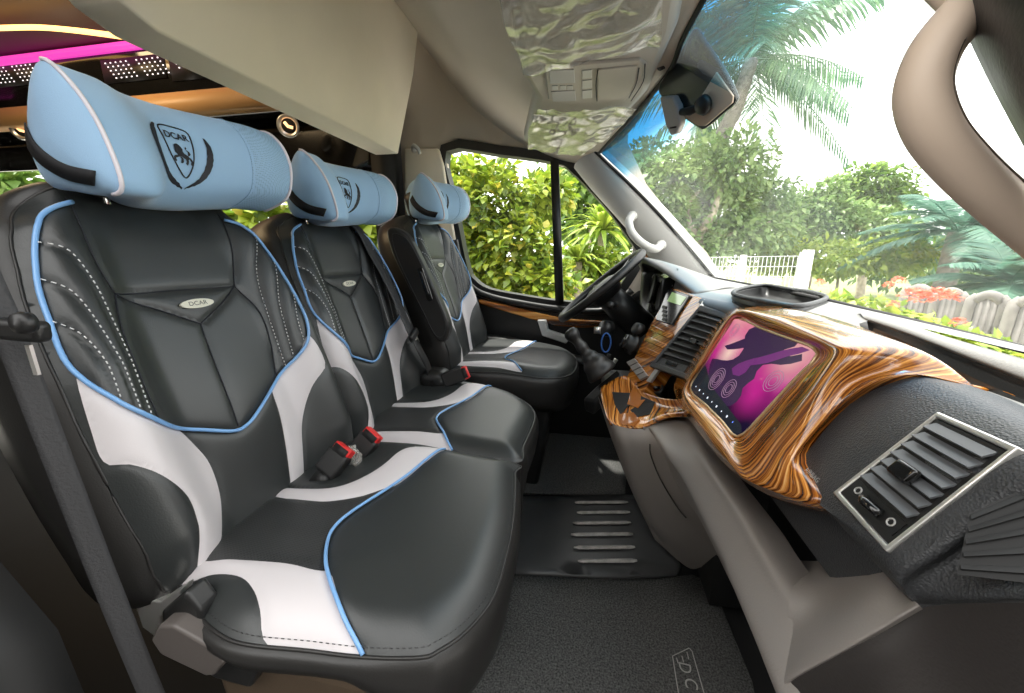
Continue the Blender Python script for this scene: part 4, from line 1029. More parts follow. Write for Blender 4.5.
def glassmat(name, col=(.96,.98,.97), tint=False, haze=0):
    m = bpy.data.materials.new(name); m.use_nodes = True; N, L = m.node_tree.nodes, m.node_tree.links
    N.remove(N['Principled BSDF']); o = N['Material Output']
    t = N.new('ShaderNodeBsdfTransparent'); t.inputs['Color'].default_value = (*col, 1)
    g = N.new('ShaderNodeBsdfGlossy'); g.inputs['Roughness'].default_value = .02
    lw = N.new('ShaderNodeLayerWeight'); lw.inputs['Blend'].default_value = .5
    f = N.new('ShaderNodeMath'); f.operation = 'POWER'; f.inputs[1].default_value = 5; L.new(lw.outputs['Facing'], f.inputs[0])
    fm = N.new('ShaderNodeMath'); fm.operation = 'MULTIPLY_ADD'; fm.inputs[1].default_value = .5; fm.inputs[2].default_value = .03; L.new(f.outputs[0], fm.inputs[0]); f = fm
    sh = t.outputs[0]
    if haze:
        d = N.new('ShaderNodeBsdfTranslucent'); d.inputs['Color'].default_value = (.9,.95,.9,1)
        nz = N.new('ShaderNodeTexNoise'); nz.inputs['Scale'].default_value = 3; nz.inputs['Detail'].default_value = 4
        tc = N.new('ShaderNodeTexCoord'); L.new(tc.outputs['Object'], nz.inputs[0])
        ml = N.new('ShaderNodeMath'); ml.operation = 'MULTIPLY'; ml.inputs[1].default_value = haze*2; L.new(nz.outputs[0], ml.inputs[0])
        mx = N.new('ShaderNodeMixShader'); L.new(ml.outputs[0], mx.inputs[0]); L.new(sh, mx.inputs[1]); L.new(d.outputs[0], mx.inputs[2]); sh = mx.outputs[0]
    if tint:   # blue shade band along the top edge of the pane
        tc = N.new('ShaderNodeTexCoord'); sp = N.new('ShaderNodeSeparateXYZ'); L.new(tc.outputs['UV'], sp.inputs[0])
        r = N.new('ShaderNodeValToRGB'); e = r.color_ramp.elements
        e[0].position = .74; e[0].color = (*col, 1); e[1].position = .9; e[1].color = (.0,.105,.24,1)
        a = e.new(.82); a.color = (.12,.38,.55,1)
        L.new(sp.outputs[1], r.inputs[0]); L.new(r.outputs[0], t.inputs['Color'])
    mx = N.new('ShaderNodeMixShader'); L.new(f.outputs[0], mx.inputs[0]); L.new(sh, mx.inputs[1]); L.new(g.outputs[0], mx.inputs[2])
    L.new(mx.outputs[0], o.inputs['Surface']); return m
M['glass'] = glassmat('side_glass'); M['wind'] = glassmat('windscreen_glass', tint=True, haze=.03)
o_, f_ = cdt([(p.x, p.z) for p in wps], [], .2)
struct('window_2', ([V((p.x, YR+.015, p.y)) for p in o_], f_), M['glass'])
dv = [R(u, v, 'y', YR) for u, v in ((551,160),(559,162),(564,303),(556,303))]
obj('window_divider', thick(dv, .04, V((0,-1,0))), M['black'], door)
# the trimmed side wall round the window (B pillar, cant rail, door card)
DO = [(-.98,0),(-.98,ZC+1.0),(.14,ZC+1.0),(.14,ZC+.42),(.3,ZC+.2),(.62,ZC-.1),(.62,0)]
WO = [(p.x, p.z) for p in wq(wps, 0, 1.02)]
def holed(outer, hole, y, h=.15):
    v2, fs = cdt(outer, [list(hole)+[hole[0]]], h)
    fs = [f for f in fs if not inpoly(sum(v2[i].x for i in f)/len(f), sum(v2[i].y for i in f)/len(f), hole)]
    return [V((p.x, y, p.y)) for p in v2], fs
low_ = [(-.80,0),(-.80,ZC-.02),(-.62,ZC-.08),(.5,ZC-.05),(.6,ZC-.1),(.6,0)]
solid(struct('wall_right', holed(DO, WO, YR+.0), M['liner']), .04, 0)
# dark door card below the glass
cd = [R(u, v, 'y', 1.92) for u, v in ((455,255),(462,280),(470,292),(488,300),(520,306),(560,312),(604,313),(640,290),(700,330),(720,600),(430,600),(430,255))]
o = recalc(obj('door_card', thick(crom(cd[:8], 3)+cd[8:], .05, V((0,1,0))), M['black'], door, autos=30)); bevel(o, .01, 3)
lip = crom([R(u, v, 'y', 1.90) for u, v in ((455,240),(462,272),(474,289),(492,297),(520,303),(560,309),(606,310),(632,290))], 5)
obj('sill_lip', tube(lip, .016, 8), M['black'], door)
wt = [R(u, v, 'y', 1.885) for u, v in ((478,299),(500,304),(530,311),(557,317),(580,320),(604,321),(604,327),(580,328),(556,326),(530,319),(500,310),(479,304))]
o = recalc(obj('wood_strip', thick(wt, .04, V((0,1,0))), M['wood3'], door, uv=[(p.x*3, p.z*3) for p in wt+wt], autos=40)); bevel(o, .006, 2)
dh = [R(u, v, 'y', 1.86) for u, v in ((537,320),(546,320),(548,331),(570,338),(566,344),(542,336))]
o = recalc(obj('door_handle', thick(dh, .05, V((0,1,0))), M['pillar'], door, autos=40)); bevel(o, .006, 2)
obj('armrest_ledge', tube(crom([R(u, v, 'y', 1.85) for u, v in ((478,338),(510,342),(545,352),(600,366))], 5), .035, 10, flat=.7), M['black'], door)
# right A pillar trim
e1 = [(594,152),(638,194),(677,236),(718,285),(735,305)]; e0 = [(574,168),(592,190),(624,226),(648,256),(668,290)]
A1 = [R(u, v, 'y', 1.80+.015*i) for i, (u, v) in enumerate(e1)]; A0 = [R(u, v, 'y', 1.90) for u, v in e0]
Am = [a.lerp(b, .5)+V((-.02,-.02,.0)) for a, b in zip(A0, A1)]
vs, fs, uv = patch([[p+V((.03,.06,0)) for p in A0], A0, Am, A1, [p+V((.05,.05,.02)) for p in A1]], 4, 6)
struct('trim_1', (vs, fs), M['pillar'])
obj('wood_insert', tube([R(647,238+6,'y',1.93), R(644,270,'y',1.93), R(641,300,'y',1.93)], .022, 6, flat=.4), M['wood3'], door)
sealp = crom([p+V((.004,.0,.002)) for p in A1], 5)
struct('trim_2', tube(sealp, .007, 6), M['dark'])
# grab handle on the right pillar
gh = empty('grab_handle', R(640,225,'y',1.8), 'pale grab handle on the far windscreen pillar above the steering wheel', 'grab handle', None)
hp = crom([R(u, v, 'y', d) for u, v, d in ((632,216,1.83),(629,222,1.79),(632,233,1.77),(643,244,1.765),(655,249,1.775),(661,245,1.82))], 6)
obj('grip', tube(hp, [.017]*len(hp), 12), M['handle'], gh)
for q in (hp[0], hp[-1]): obj('end_cap', lathe([(.02,-.015),(.021,.0),(.016,.008),(0,.009)], 16, frame_of(q, V((-.3,-1,.1)))), M['handle'], gh)
# windscreen
B0 = [V((x, y, ZC+z)) for x, y, z in ((.44,.14,-.105),(.475,.5,-.1),(.505,1.05,-.095),(.495,1.5,-.095),(.465,1.86,-.092))]
H0 = [V((hx_, y, ZC+z)) for hx_, y, z in ((.215,.14,.36),(.19,.45,.4),(.165,.9,.412),(.155,1.15,.408),(.115,1.55,.4))]
H0[-1] = R(600, 152, 'y', 1.78)
Mi = [a.lerp(b, .5)+V((.03,0,.02)) for a, b in zip(B0, H0)]
vs, fs, uv = patch([B0, Mi, H0], 8, 6)
struct('window_1', (vs, fs), M['wind'], uv=uv)
hdr = crom(H0, 6)
struct('trim_3', tube([p+V((-.004,0,-.004)) for p in hdr], .006, 8), M['dark'])
struct('trim_4', tube([p+V((.004,0,-.006)) for p in crom(B0, 6)], .005, 8), M['dark'])
# left A pillar at the top right of the view, and its grab handle
lp = [[R(u, v, 'y', d) for u, v, d in q] for q in (
  [(972,-30,.30),(1000,30,.28),(1030,85,.26),(1100,210,.24)],
  [(1010,-40,.26),(1034,20,.24),(1064,80,.22),(1130,190,.2)],
  [(1100,-60,.22),(1120,10,.2),(1150,70,.19),(1200,160,.18)])]
vs, fs, uv = patch(lp, 4, 5)
solid(struct('trim_5', (vs, fs), M['black']), .02, 0)
lt = crom([R(u, v, 'y', d-.004) for u, v, d in ((964,-30,.30),(996,32,.28),(1028,92,.26),(1095,215,.24))], 5)
struct('trim_6', tube(lt, .004, 8), M['tan'])
g2 = empty('grab_handle', R(910,90,'y',.31), 'large tan grab handle close up at the top right', 'grab handle')
hp = crom([R(u, v, 'y', d) for u, v, d in ((1022,-62,.285),(994,-18,.285),(958,20,.28),(933,54,.278),(922,92,.276),(933,130,.272),(962,166,.268),(1001,202,.264),(1060,252,.262))], 7)
n_ = len(hp)
obj('grip', tube(hp, [.0105+.0015*math.sin(PI*i/n_) for i in range(n_)], 18, flat=1.0, up=V((0,1,0))), M['tan'], g2)
sm__ = [p+V((.0065,-.0095,.003)) for p in hp[6:]]
obj('mould_seam', tube(sm__, .0007, 5), M['brown'], g2)
obj('root_block', tube([R(940,-30,'y',.29), R(978,4,'y',.288), R(1012,50,'y',.275)], [.012,.013,.004], 12, flat=.6, up=V((0,1,0))), M['tan'], g2)
# B pillar trim at right with the belt guide
bp_ = [R(u, v, 'y', 1.90) for u, v in ((404,148),(438,148),(443,165),(458,260),(405,260))]
o = recalc(struct('trim_7', thick(bp_, .03, V((0,1,0))), M['shelf'])); bevel(o, .01, 3)
bg_ = tag(empty('belt_guide', R(416,150,'y',1.88)), 'small pale coat hook on the pillar behind the driver', 'coat hook')
hk = crom([R(414,150,'y',1.89), R(414,146,'y',1.86), R(418,149,'y',1.855), R(420,154,'y',1.86)], 5)
obj('hook', tube(hk, [.013-.0004*i for i in range(len(hk))], 10), M['handle'], bg_)
bg_.name = 'coat_hook'
# near-side B pillar and sill, dark, at the left edge
struct('wall_left', prism([(-3.2,0),(-3.2,ZC+1.0),(-.9,ZC+1.0),(-.88,ZC+.3),(-.8,ZC-.1),(-.66,.3),(-.6,0)], .16, .24, 'y'), M['dark'])
struct('trim_8', prism([(-.66,0),(-.74,.55),(-.7,.62),(-.62,.5),(-.58,0)], .2, .27, 'y'), M['dark'])
# bulkhead wall under the windscreen, in front of the footwell
struct('wall_front', prism([(.60,0),(.56,.02),(.56,.5),(.57,.80),(.62,.80),(.62,0)], .24, 1.95, 'y'), M['dark'])
# ---------------------------------------------------------------- floor coverings
def mat_at(name, pts, m, z, t, label, cat):
    P = [R(u, v, 'z', z-ZC) for u, v in pts]
    o_, f_ = cdt([(p.x, p.y) for p in P], [], .12)
    o = obj(name, ([V((p.x, p.y, z)) for p in o_], f_), m); solid(o, t, -1); return tag(o, label, cat)
m1 = mat_at('carpet_mat', [(440,700),(470,640),(500,575),(684,580),(706,566),(735,640),(760,700),(770,770),(420,770)], M['carpet'], .012, .01, 'near charcoal carpet mat with outlined lettering badge', 'floor mat')
mat_at('carpet_mat', [(505,492),(520,430),(560,425),(612,425),(632,494)], M['carpet'], .012, .01, 'far charcoal carpet mat in the driver footwell', 'floor mat')
rm = empty('rubber_mat', R(600,540,'z',-ZC), 'black rubber mat with six worn ribs between the carpet mats', 'floor mat')
P = [R(u, v, 'z', .022-ZC) for u, v in ((505,497),(525,496),(638,494),(662,535),(686,574),(600,576),(505,572),(490,540))]
o_, f_ = cdt([(p.x, p.y) for p in P], [], .05)
o = obj('mat_body', ([V((p.x, p.y, .022+.003*noise.noise(V((p.x*8, p.y*8, 0))))) for p in o_], f_), M['rubber'], rm); solid(o, .02, -1)
for u0, u1, v in ((575,628,502.5),(577,630,512.5),(573,631,523),(571,633,534.5),(574,635,547.5),(578,637,561)):
    a, b = R(u0, v, 'z', .027-ZC), R(u1, v-.5, 'z', .027-ZC)
    obj('rib', tube([a, a.lerp(b, .08), a.lerp(b, .92), b], [.004,.008,.008,.004], 8, flat=.5), M['rib'], rm)
# badge on the mat: slanted outline with letters read along the mat
def bd(u, v): return R(u, v, 'z', .0135-ZC)
pts = [bd(u, v) for u, v in ((672.5,656),(689,648),(692,651),(706,700),(712,735),(686,740))]
obj('badge_outline', tube(pts, .0012, 6, closed=True), M['ext'], m1)
for k, (u, v) in enumerate(((676.5,658),(682,656),(687,652))): obj('badge_bar', tube([bd(u, v), bd(u+1.6, v+5+1*k)], .0012, 6), M['ext'], m1)
bx_ = (bd(697,712)-bd(690,672)).normalized(); by_ = V((0,0,1)).cross(bx_)
lt_ = []
for ch, u, v in (('D',684.5,668),('C',690.5,684),('A',696,701),('R',701.5,719)):
    tv, tf = text(ch, .032); t0 = bd(u, v)
    lt_.append(([t0+bx_*p.x*1.1+by_*p.y*1.2+V((0,0,.001)) for p in tv], tf))
obj('badge_lettering', join(*lt_), M['ext'], m1)
# ---------------------------------------------------------------- overhead console, films and mirror
oc = empty('overhead_console', R(590,85,'z',.4), 'beige overhead console with switches above the windscreen', 'overhead console')
def oz(u, v, z=.375): return R(u, v, 'z', z)
def oslab(name, pts, z, t, m, par, bev=.004, sm=False):
    P = [oz(u, v, z) for u, v in pts]
    if sm: P = crom(P, 3, True)
    o = recalc(obj(name, thick(P, t, V((0,0,1))), m, par, autos=35))
    if bev: bevel(o, bev, 3)
    return o
oslab('console_shell', [(505,-30),(512,30),(521,76),(535,98),(524,143),(540,152),(575,156),(605,140),(648,94),(678,30),(690,-30)], .385, .06, M['console'], oc, .02)
oslab('switch_plate', [(544,68),(560,66),(640,60),(647,66),(640,85),(625,101),(575,106),(548,100)], .379, .012, M['console'], oc, .004)
oslab('lamp_lens', [(549,71),(574,70),(575,83),(550,84)], .377, .006, M['pillar'], oc, .001)
oslab('lamp_lens', [(551,92),(575,91),(576,101),(553,102)], .377, .006, M['pillar'], oc, .001)
for u in (552,560,567): oslab('switch_button', [(u,86),(u+6,86),(u+6,90),(u,90)], .377, .004, M['handle'], oc, .001)
for v in (71,81,91): oslab('switch_button', [(582,v),(592,v-1),(592,v+7),(582,v+8)], .377, .004, M['handle'], oc, .001)
oslab('tray_door', [(597,70),(638,66),(636,82),(628,98),(597,100)], .376, .008, M['console'], oc, .003)
for pts in ([(598,70),(596,85),(597,101)], [(639,68),(636,84),(629,98)], [(645,64),(643,82),(631,101)]):
    obj('door_gap', tube(crom([oz(u, v, .3755) for u, v in pts], 4), .0012, 6), M['dark'], oc)
def film_sheet(name, rows, z, label, seed, amp=.02):
    ctrl = [[oz(u, v, z) for u, v in r] for r in rows]
    vs, fs, uv = patch(ctrl, 14, 14)
    out = []
    for p in vs:
        q = p*8+V((seed,0,0))
        d = abs(noise.noise(q))*amp*1.6+abs(noise.noise(q*2.3+V((0,q.x*.8,0))))*amp
        out.append(p-V((0,0,d)))
    o = obj(name, (out, fs), M['film'], None); return tag(o, label, 'plastic film', 'clear films on the overhead console')
film_sheet('plastic_film', [[(496,-20),(540,-30),(600,-30),(650,-30),(664,-20)],[(508,25),(550,20),(600,15),(640,10),(662,10)],[(520,50),(555,45),(600,38),(640,32),(662,30)],[(523,72),(556,68),(600,54),(640,48),(660,44)]], .372, 'crumpled clear film hanging from the upper overhead console', 1, .014)
film_sheet('plastic_film', [[(538,104),(560,105),(590,106),(620,104),(637,106)],[(532,118),(560,118),(590,118),(612,118),(628,116)],[(528,132),(555,134),(580,136),(602,132),(618,126)],[(528,146),(548,151),(574,154),(592,146),(606,138)]], .372, 'crumpled clear film over the lower overhead console by the windscreen corner', 5, .011)
# rear-view mirror: dark pane hung just behind the glass
M['mirror'] = mk('mirror_dark_reflection', (.02,.026,.026), .2, spec=.4)  # dark reflection put into the pane's base colour
mc = R(700,85,'y',1.0)
mr = empty('rear_view_mirror', mc, 'dark rear-view mirror hanging below the header at the windscreen', 'mirror')
NM = V((-.75,-.45,-.25)).normalized()
def mp(u, v, o_=0): return RPL(u, v, mc+NM*o_, NM)
mo = crom([mp(u, v) for u, v in ((694,28),(702,40),(720,66),(734,93),(734,103),(722,114),(705,128),(698,128),(680,115),(658,92),(668,70),(684,44))], 3, True)
o = recalc(obj('mirror_pane', thick(mo, .012, -NM), M['mirror'], mr, autos=35)); bevel(o, .003, 2)
o = recalc(obj('lower_reflection', thick([mp(u, v, .004) for u, v in ((716,72),(733,96),(732,103),(705,126),(698,126),(684,117),(700,98))], .004, -NM), M['tan'], mr, autos=35)); bevel(o, .001, 2)  # reflected beige headliner painted on the pane as a tan plate
c = mp(704,105,.012); obj('ball_mount', lathe([(.0,-.008),(.016,-.006),(.02,.0),(.016,.01),(0,.012)], 16, frame_of(c, NM)), M['black'], mr)
obj('mount_arm', tube([mp(681,112,.012), mp(690,111,.01), mp(699,107,.008)], [.007,.009,.007], 10), M['black'], mr)
obj('stay', tube([mp(672,60,-.02), R(660,66,'z',.41)], .01, 10), M['black'], mr)
sn = [mp(u, v, .02) for u, v in ((659,97),(672,96),(677,106),(680,124),(676,134),(670,136),(665,125))]
sr = empty('sensor_cover', sn[0], 'small grey sensor cover beside the mirror at the windscreen top', 'sensor cover')
o = recalc(obj('cover_shell', thick(sn, .02, -NM), M['pillar'], sr, autos=35)); bevel(o, .005, 3)
obj('cover_slot', tube([mp(670,128,.022), mp(676,127,.022)], .002, 6), M['dark'], sr)
# unseen dark wall added on the camera's side to block light from the left
struct('wall_light_block', box((-1., -2.0, .8), (5.5, .1, 1.5)), mk('light_block_dark', (.06,.055,.05), .9, var=.3, vs=2))
struct('ground_dark_strip', box((-1., -.9, GZ_+.01), (5.5, 1.0, .01)), mk('dark_strip', (.06,.06,.06), .9, var=.2, vs=6))  # unseen dark ground strip added to cut bounce light on the lower left
# ================================================================ REAR CABIN
def rwin(x0, x1, z0, z1): return [(x0, z0), (x1, z0), (x1, z1), (x0, z1)]
wA, wB = rwin(-3.9, -2.75, ZC-.3, ZC+.48), rwin(-2.55, -1.0, ZC-.3, ZC+.265)
outer = [(-4.2,0),(-.985,0),(-.985,ZC+1.3),(-4.2,ZC+1.3)]
v2, fs = cdt(outer, [wA+[wA[0]], wB+[wB[0]]], .3)
fs = [f for f in fs if not any(inpoly(sum(v2[i].x for i in f)/len(f), sum(v2[i].y for i in f)/len(f), P) for P in (wA, wB))]
solid(struct('wall_cabin', ([V((p.x, YR, p.y)) for p in v2], fs), M['gloss']), .04, 0)
for k, P in enumerate((wA, wB)):
    struct('window_%d' % (3+k), ([V((a, YR+.01, b)) for a, b in P], [[0,1,2,3]]), M['glass'])
struct('wall_back', box((-4.2, 1.0, ZC+.2), (.03, 1.0, 1.2)), M['dark'])
struct('ceiling_cabin', box((-2.65, 1.0, ZC+1.28), (1.6, 1.0, .02)), mk('cabin_roof', (.06,.035,.02), .5))
struct('wall_cabin_left', box((-2.6, .05, ZC+.2), (1.6, .03, 1.2)), M['dark'])
# side locker over the windows: dark body, gold band, lit coves
def run(name, ysec, x0, x1, m, st=True):
    o = obj(name, prism([(y, ZC+z) for y, z in ysec], x0, x1, 'x'), m); return o
lk = empty('side_locker', (-2.5, 1.85, ZC+.6), 'dark glossy side locker with gold band behind the seats', 'locker')
Yl = 1.75
o = obj('locker_body', prism([(Yl,ZC+.72),(Yl+.03,ZC+.66),(YR-.03,ZC+.62),(YR-.03,ZC+1.25),(Yl+.01,ZC+1.25),(Yl,ZC+.95)], -4.1, -1.02, 'x'), M['gloss'], lk)
o = obj('gold_band', prism([(Yl-.006,ZC+.74),(Yl-.006,ZC+.655),(Yl+.06,ZC+.65),(Yl+.06,ZC+.74)], -4.1, -1.05, 'x'), M['gold'], lk)
o = obj('roof_cove', prism([(Yl-.02,ZC+.98),(Yl+.05,ZC+.97),(Yl+.05,ZC+1.25),(Yl-.7,ZC+1.25),(Yl-.4,ZC+1.16)], -4.1, -1.05, 'x'), mk('cove_brown', (.075,.045,.02), .45), lk)
M['pink'] = mk('pink_light', (.5,.05,.3), .4, emit=(.62,.04,.36), es=.9)
M['amber'] = mk('amber_light', (1,.6,.2), .4, emit=(1,.55,.16), es=2.2)
lA = obj('light_strip', tube([V((x, Yl-.012, ZC+.945)) for x in (-4.1,-3,-2,-1.05)], .02, 8, flat=1.), M['pink'])
tag(lA, 'pink glowing light strip along the cabin locker', 'light strip', 'cabin light strips')
lB = obj('light_strip', tube(crom([R(u, v, 'y', Yl-.16) for u, v in ((-60,30),(0,28),(40,27.5),(80,31),(127,37.5),(160,44))], 6), .011, 8), M['amber'])
tag(lB, 'amber glowing light strip curving under the cabin roof', 'light strip', 'cabin light strips')
M['led'] = mk('led_dot', (1,1,1), .4, emit=(.95,.9,1), es=.8)
for k, (u0, u1, v, nr, lab) in enumerate(((-60, 42, 83, 5, 'dotted black speaker grille left of the nearest pillow'), (108, 160, 72, 5, 'dotted black speaker grille above the nearest pillow'), (176, 206, 69, 3, 'short dotted speaker grille under the overhead shelf'))):
    a, b = R(u0, v, 'y', Yl-.004), R(u1, v-(u1-u0)*.11, 'y', Yl-.004)
    e = empty('speaker_grille', (a+b)/2, lab, 'speaker grille', 'dotted grilles on the locker')
    obj('grille_plate', box((a+b)/2, (abs(b.x-a.x)/2+.03, .003, .05)), M['black'], e)
    ds = []
    nx = max(4, int(abs(b.x-a.x)/.028))
    for i in range(nx):
        for j in range(nr):
            if i % 6 == 5: continue
            x = a.x+(b.x-a.x)*i/(nx-1)+j*.012; ds.append(box((x, Yl-.008, a.z+(b.z-a.z)*i/(nx-1)+.035-j*.0165), (.0034, .001, .0024)))
    tag(obj('light_dots', join(*ds), M['led'], e, smooth=False), kind='stuff')
for (u, v), lab in (((22,130), 'round ringed spot lamp left of the nearest pillow'), ((289,126), 'round ringed spot lamp between the nearest and middle pillows')):
    c = R(u, v, 'y', 1.80)
    e = empty('spot_lamp', c, lab, 'lamp', 'spot lamps over the cabin windows')
    F = frame_of(c, V((.35,-1,-.25)))
    obj('ring', lathe([(.028,0),(.045,.004),(.05,.012),(.046,.016),(.036,.012),(.032,.004)], 28, F), M['satin'], e)
    obj('lens', lathe([(.034,.004),(.02,.008),(0,.009)], 24, F), M['dark'], e)
    obj('glow_bar', tube([F @ V((-.02,.005,.01)), F @ V((0,-.002,.012)), F @ V((.02,.005,.01))], .007, 8), mk('lamp_glow', (1,.6,.3), .4, emit=(1,.55,.25), es=1.3), e)
    struct('trim_9', box(c+V((0,.07,0)), (.16, .05, .07)), M['gloss']) if False else None
# rear partition post between cab and cabin, far side
struct('trim_10', box((-.965, 1.86, ZC+.0), (.04, .08, 1.0)), M['dark'])
# ================================================================ OUTSIDE
GZ = -.65
def leafmat(name, c1, c2, c3=None, tr=.45, rough=.5):
    m = bpy.data.materials.new(name); m.use_nodes = True; N, L = m.node_tree.nodes, m.node_tree.links
    N.remove(N['Principled BSDF']); o = N['Material Output']
    g = N.new('ShaderNodeNewGeometry'); r = N.new('ShaderNodeValToRGB'); e = r.color_ramp.elements
    e[0].color = (*c1, 1); e[1].color = (*c2, 1)
    if c3: a = e.new(.88); a.color = (*c2, 1); e[-1].color = (*c3, 1)
    L.new(g.outputs['Random Per Island'], r.inputs[0])
    d = N.new('ShaderNodeBsdfDiffuse'); t = N.new('ShaderNodeBsdfTranslucent'); gl = N.new('ShaderNodeBsdfGlossy'); gl.inputs['Roughness'].default_value = rough; gl.inputs['Color'].default_value = (.8,.8,.8,1)
    L.new(r.outputs[0], d.inputs[0]); L.new(r.outputs[0], t.inputs[0])
    mx = N.new('ShaderNodeMixShader'); mx.inputs[0].default_value = tr; L.new(d.outputs[0], mx.inputs[1]); L.new(t.outputs[0], mx.inputs[2])
    m2 = N.new('ShaderNodeMixShader'); m2.inputs[0].default_value = .06; L.new(mx.outputs[0], m2.inputs[1]); L.new(gl.outputs[0], m2.inputs[2])
    L.new(m2.outputs[0], o.inputs['Surface']); return m
LM = dict(
 lime=leafmat('lime_leaf', (0.109,0.203,0.016), (0.390,0.468,0.039), (0.624,0.515,0.062)), mid=leafmat('mid_leaf', (0.078,0.179,0.031), (0.281,0.406,0.078)),
 soft=leafmat('soft_leaf', (0.140,0.257,0.070), (0.351,0.468,0.172)), deep=leafmat('deep_leaf', (0.039,0.101,0.023), (0.156,0.265,0.062)),
 blue=leafmat('blue_green_leaf', (0.055,0.156,0.117), (0.172,0.328,0.234)), yellow=leafmat('yellow_green_leaf', (0.172,0.296,0.023), (0.468,0.546,0.078)), palm=leafmat('palm_leaf', (0.062,0.156,0.094), (0.187,0.328,0.172)),
 flower=leafmat('coral_petal', (.85,.14,.07), (.95,.32,.2)))
M['bark'] = mk('pale_bark', (.36,.3,.24), .9, var=.4, vs=9); M['bark2'] = mk('grey_bark', (.25,.22,.2), .9, var=.4, vs=14)
def rv(rg):
    while 1:
        p = V((rg.uniform(-1,1), rg.uniform(-1,1), rg.uniform(-1,1)))
        if .02 < p.length < 1: return p
def leaf(p, d, L, w, up, vs, fs, droop=.25):
    d = d.normalized(); x = d.cross(up)
    if x.length < .01: x = V((1,0,0))
    x.normalize(); n = x.cross(d); b = len(vs)
    m = p+d*L*.5+n*.06*L; e = p+d*L-n*droop*L
    vs += [p, m+x*w-n*.03*L, e, m-x*w-n*.03*L, p+d*L*.2+x*w*.6, p+d*L*.2-x*w*.6]
    fs += [[b, b+4, b+1, b+3, b+5], [b+1, b+2, b+3]]
def canopy(blobs, n, L, w, seed, hollow=.55):
    rg = random.Random(seed); vs, fs = [], []
    tot = sum(r.x*r.y*r.z for c, r in blobs)**.9 if False else sum((r.x*r.z) for c, r in blobs)
    for c, r in blobs:
        for i in range(int(n*(r.x*r.z)/tot)):
            q = rv(rg)
            q = q.normalized()*(hollow+(1-hollow)*rg.random()**.7)
            q *= .8+.3*noise.noise(q*2.3+V((seed, c.x, c.z)))*1.6
            p = c+V((q.x*r.x, q.y*r.y, q.z*r.z))
            d = (q+rv(rg)*1.1+V((0,0,-.2)))
            k = rg.uniform(.6, 1.25)
            leaf(p, d, L*k, w*k, V((rg.uniform(-.6,.6), rg.uniform(-.6,.6), 1)), vs, fs)
    return vs, fs
def dpt(u, v, Y): return R(u, v, 'y', Y)
def blobs_px(L, Y, dy=1.): # (u, v, radius in px) -> blobs at distance Y
    out = []
    for u, v, ru, rv_, *k in L:
        yy = Y+(k[0] if k else 0); c = dpt(u, v, yy); s = yy/FOC*1.02
        out.append((c, V((ru*s, max(ru, rv_)*s*.7*dy, rv_*s))))
    return out
def tree(name, label, cat, bl, n, L, w, m, seed, trunks=(), bark='bark', group=None, hollow=.55):
    base = V((bl[0][0].x, bl[0][0].y, GZ)) if not trunks else trunks[0][0][0]
    e = empty(name, base, label, cat, group)
    if trunks: 
        ms = [tube(crom(P, 5), [r0+(r1-r0)*i/((len(P)-1)*5) for i in range((len(P)-1)*5+1)], 9) for P, r0, r1 in trunks]
        obj('trunk', join(*ms), M[bark], e)
    obj('foliage', canopy(bl, n, L, w, seed, hollow), m, e)
    return e
def stem(c, h=1.2): return [([V((c.x, c.y, GZ)), V((c.x+.05, c.y, (GZ+c.z)/2)), V((c.x, c.y, c.z))], .04, .015)]
struct('ground', ([V((-60,-20,GZ)), V((60,-20,GZ)), V((60,80,GZ)), V((-60,80,GZ))], [[0,1,2,3]]), mk('driveway', (.74,.71,.65), .95, var=.25, vs=1.5))
struct('ground_lawn', ([V((x, y, GZ+.01)) for x, y in ((-40,5.),(2.0,5.),(4.4,2.6),(40,2.6),(40,70),(-40,70))], [[0,1,2,3,4,5]]), mk('lawn', (.2,.23,.09), .95, var=.4, vs=1.5))
# --- through the side window
bl = blobs_px([(490,205,55,45),(515,255,50,45,-.2),(470,250,40,50),(545,195,32,26,.5),(460,180,35,22,.3),(540,285,45,30,-.3),(480,290,50,30)], 4.1)
tree('leafy_shrub', 'broad-leaved yellow-green shrub filling the side window', 'shrub', bl, 8000, .105, .036, LM['lime'], 3, stem(bl[0][0]))
bl = blobs_px([(590,180,45,22),(560,200,36,40,.5),(625,205,30,30),(600,215,60,40,.5)], 7.5)
tree('background_tree', 'dim green tree behind the spiky plant in the side window', 'tree', bl, 3600, .2, .05, LM['mid'], 5, stem(bl[0][0]))
bl = blobs_px([(575,275,36,22),(610,285,36,22),(600,262,30,16)], 5.0)
tree('leafy_shrub', 'low bright shrub at the foot of the spiky plant', 'shrub', bl, 2200, .1, .03, LM['yellow'], 6, stem(bl[0][0]))
def strap_plant(base, n, L, w, seed, m, name, label, cat, lean=.5):
    rg = random.Random(seed); vs, fs = [], []
    for i in range(n):
        a = rg.uniform(0, 2*PI); el = rg.uniform(.1, 1.3); k = rg.uniform(.7, 1.15)
        d = V((math.cos(a)*math.cos(el), math.sin(a)*math.cos(el), math.sin(el))); b = len(vs); x = d.cross(V((0,0,1))).normalized()
        p = V(base)
        for j in range(6):
            t = j/5; ww = w*math.sin(PI*(.12+.88*t))*1.0
            q = p+d*L*k*t-V((0,0,1))*L*k*.55*t*t
            vs += [q+x*ww, q-x*ww]
        for j in range(5): fs.append([b+2*j, b+2*j+1, b+2*j+3, b+2*j+2])
    e = empty(name, (base.x, base.y, GZ), label, cat, 'spiky plants outside the side window')
    obj('stem', tube([V((base.x, base.y, GZ)), V((base.x+.03, base.y, (base.z+GZ)/2)), V(base)], .05, 9), M['bark'], e)
    obj('foliage', (vs, fs), m, e)
strap_plant(dpt(602,232,5.2), 110, .75, .03, 2, LM['yellow'], 'spiky_plant', 'spiky yellow-green plant, upper of the two in the side window', 'plant')
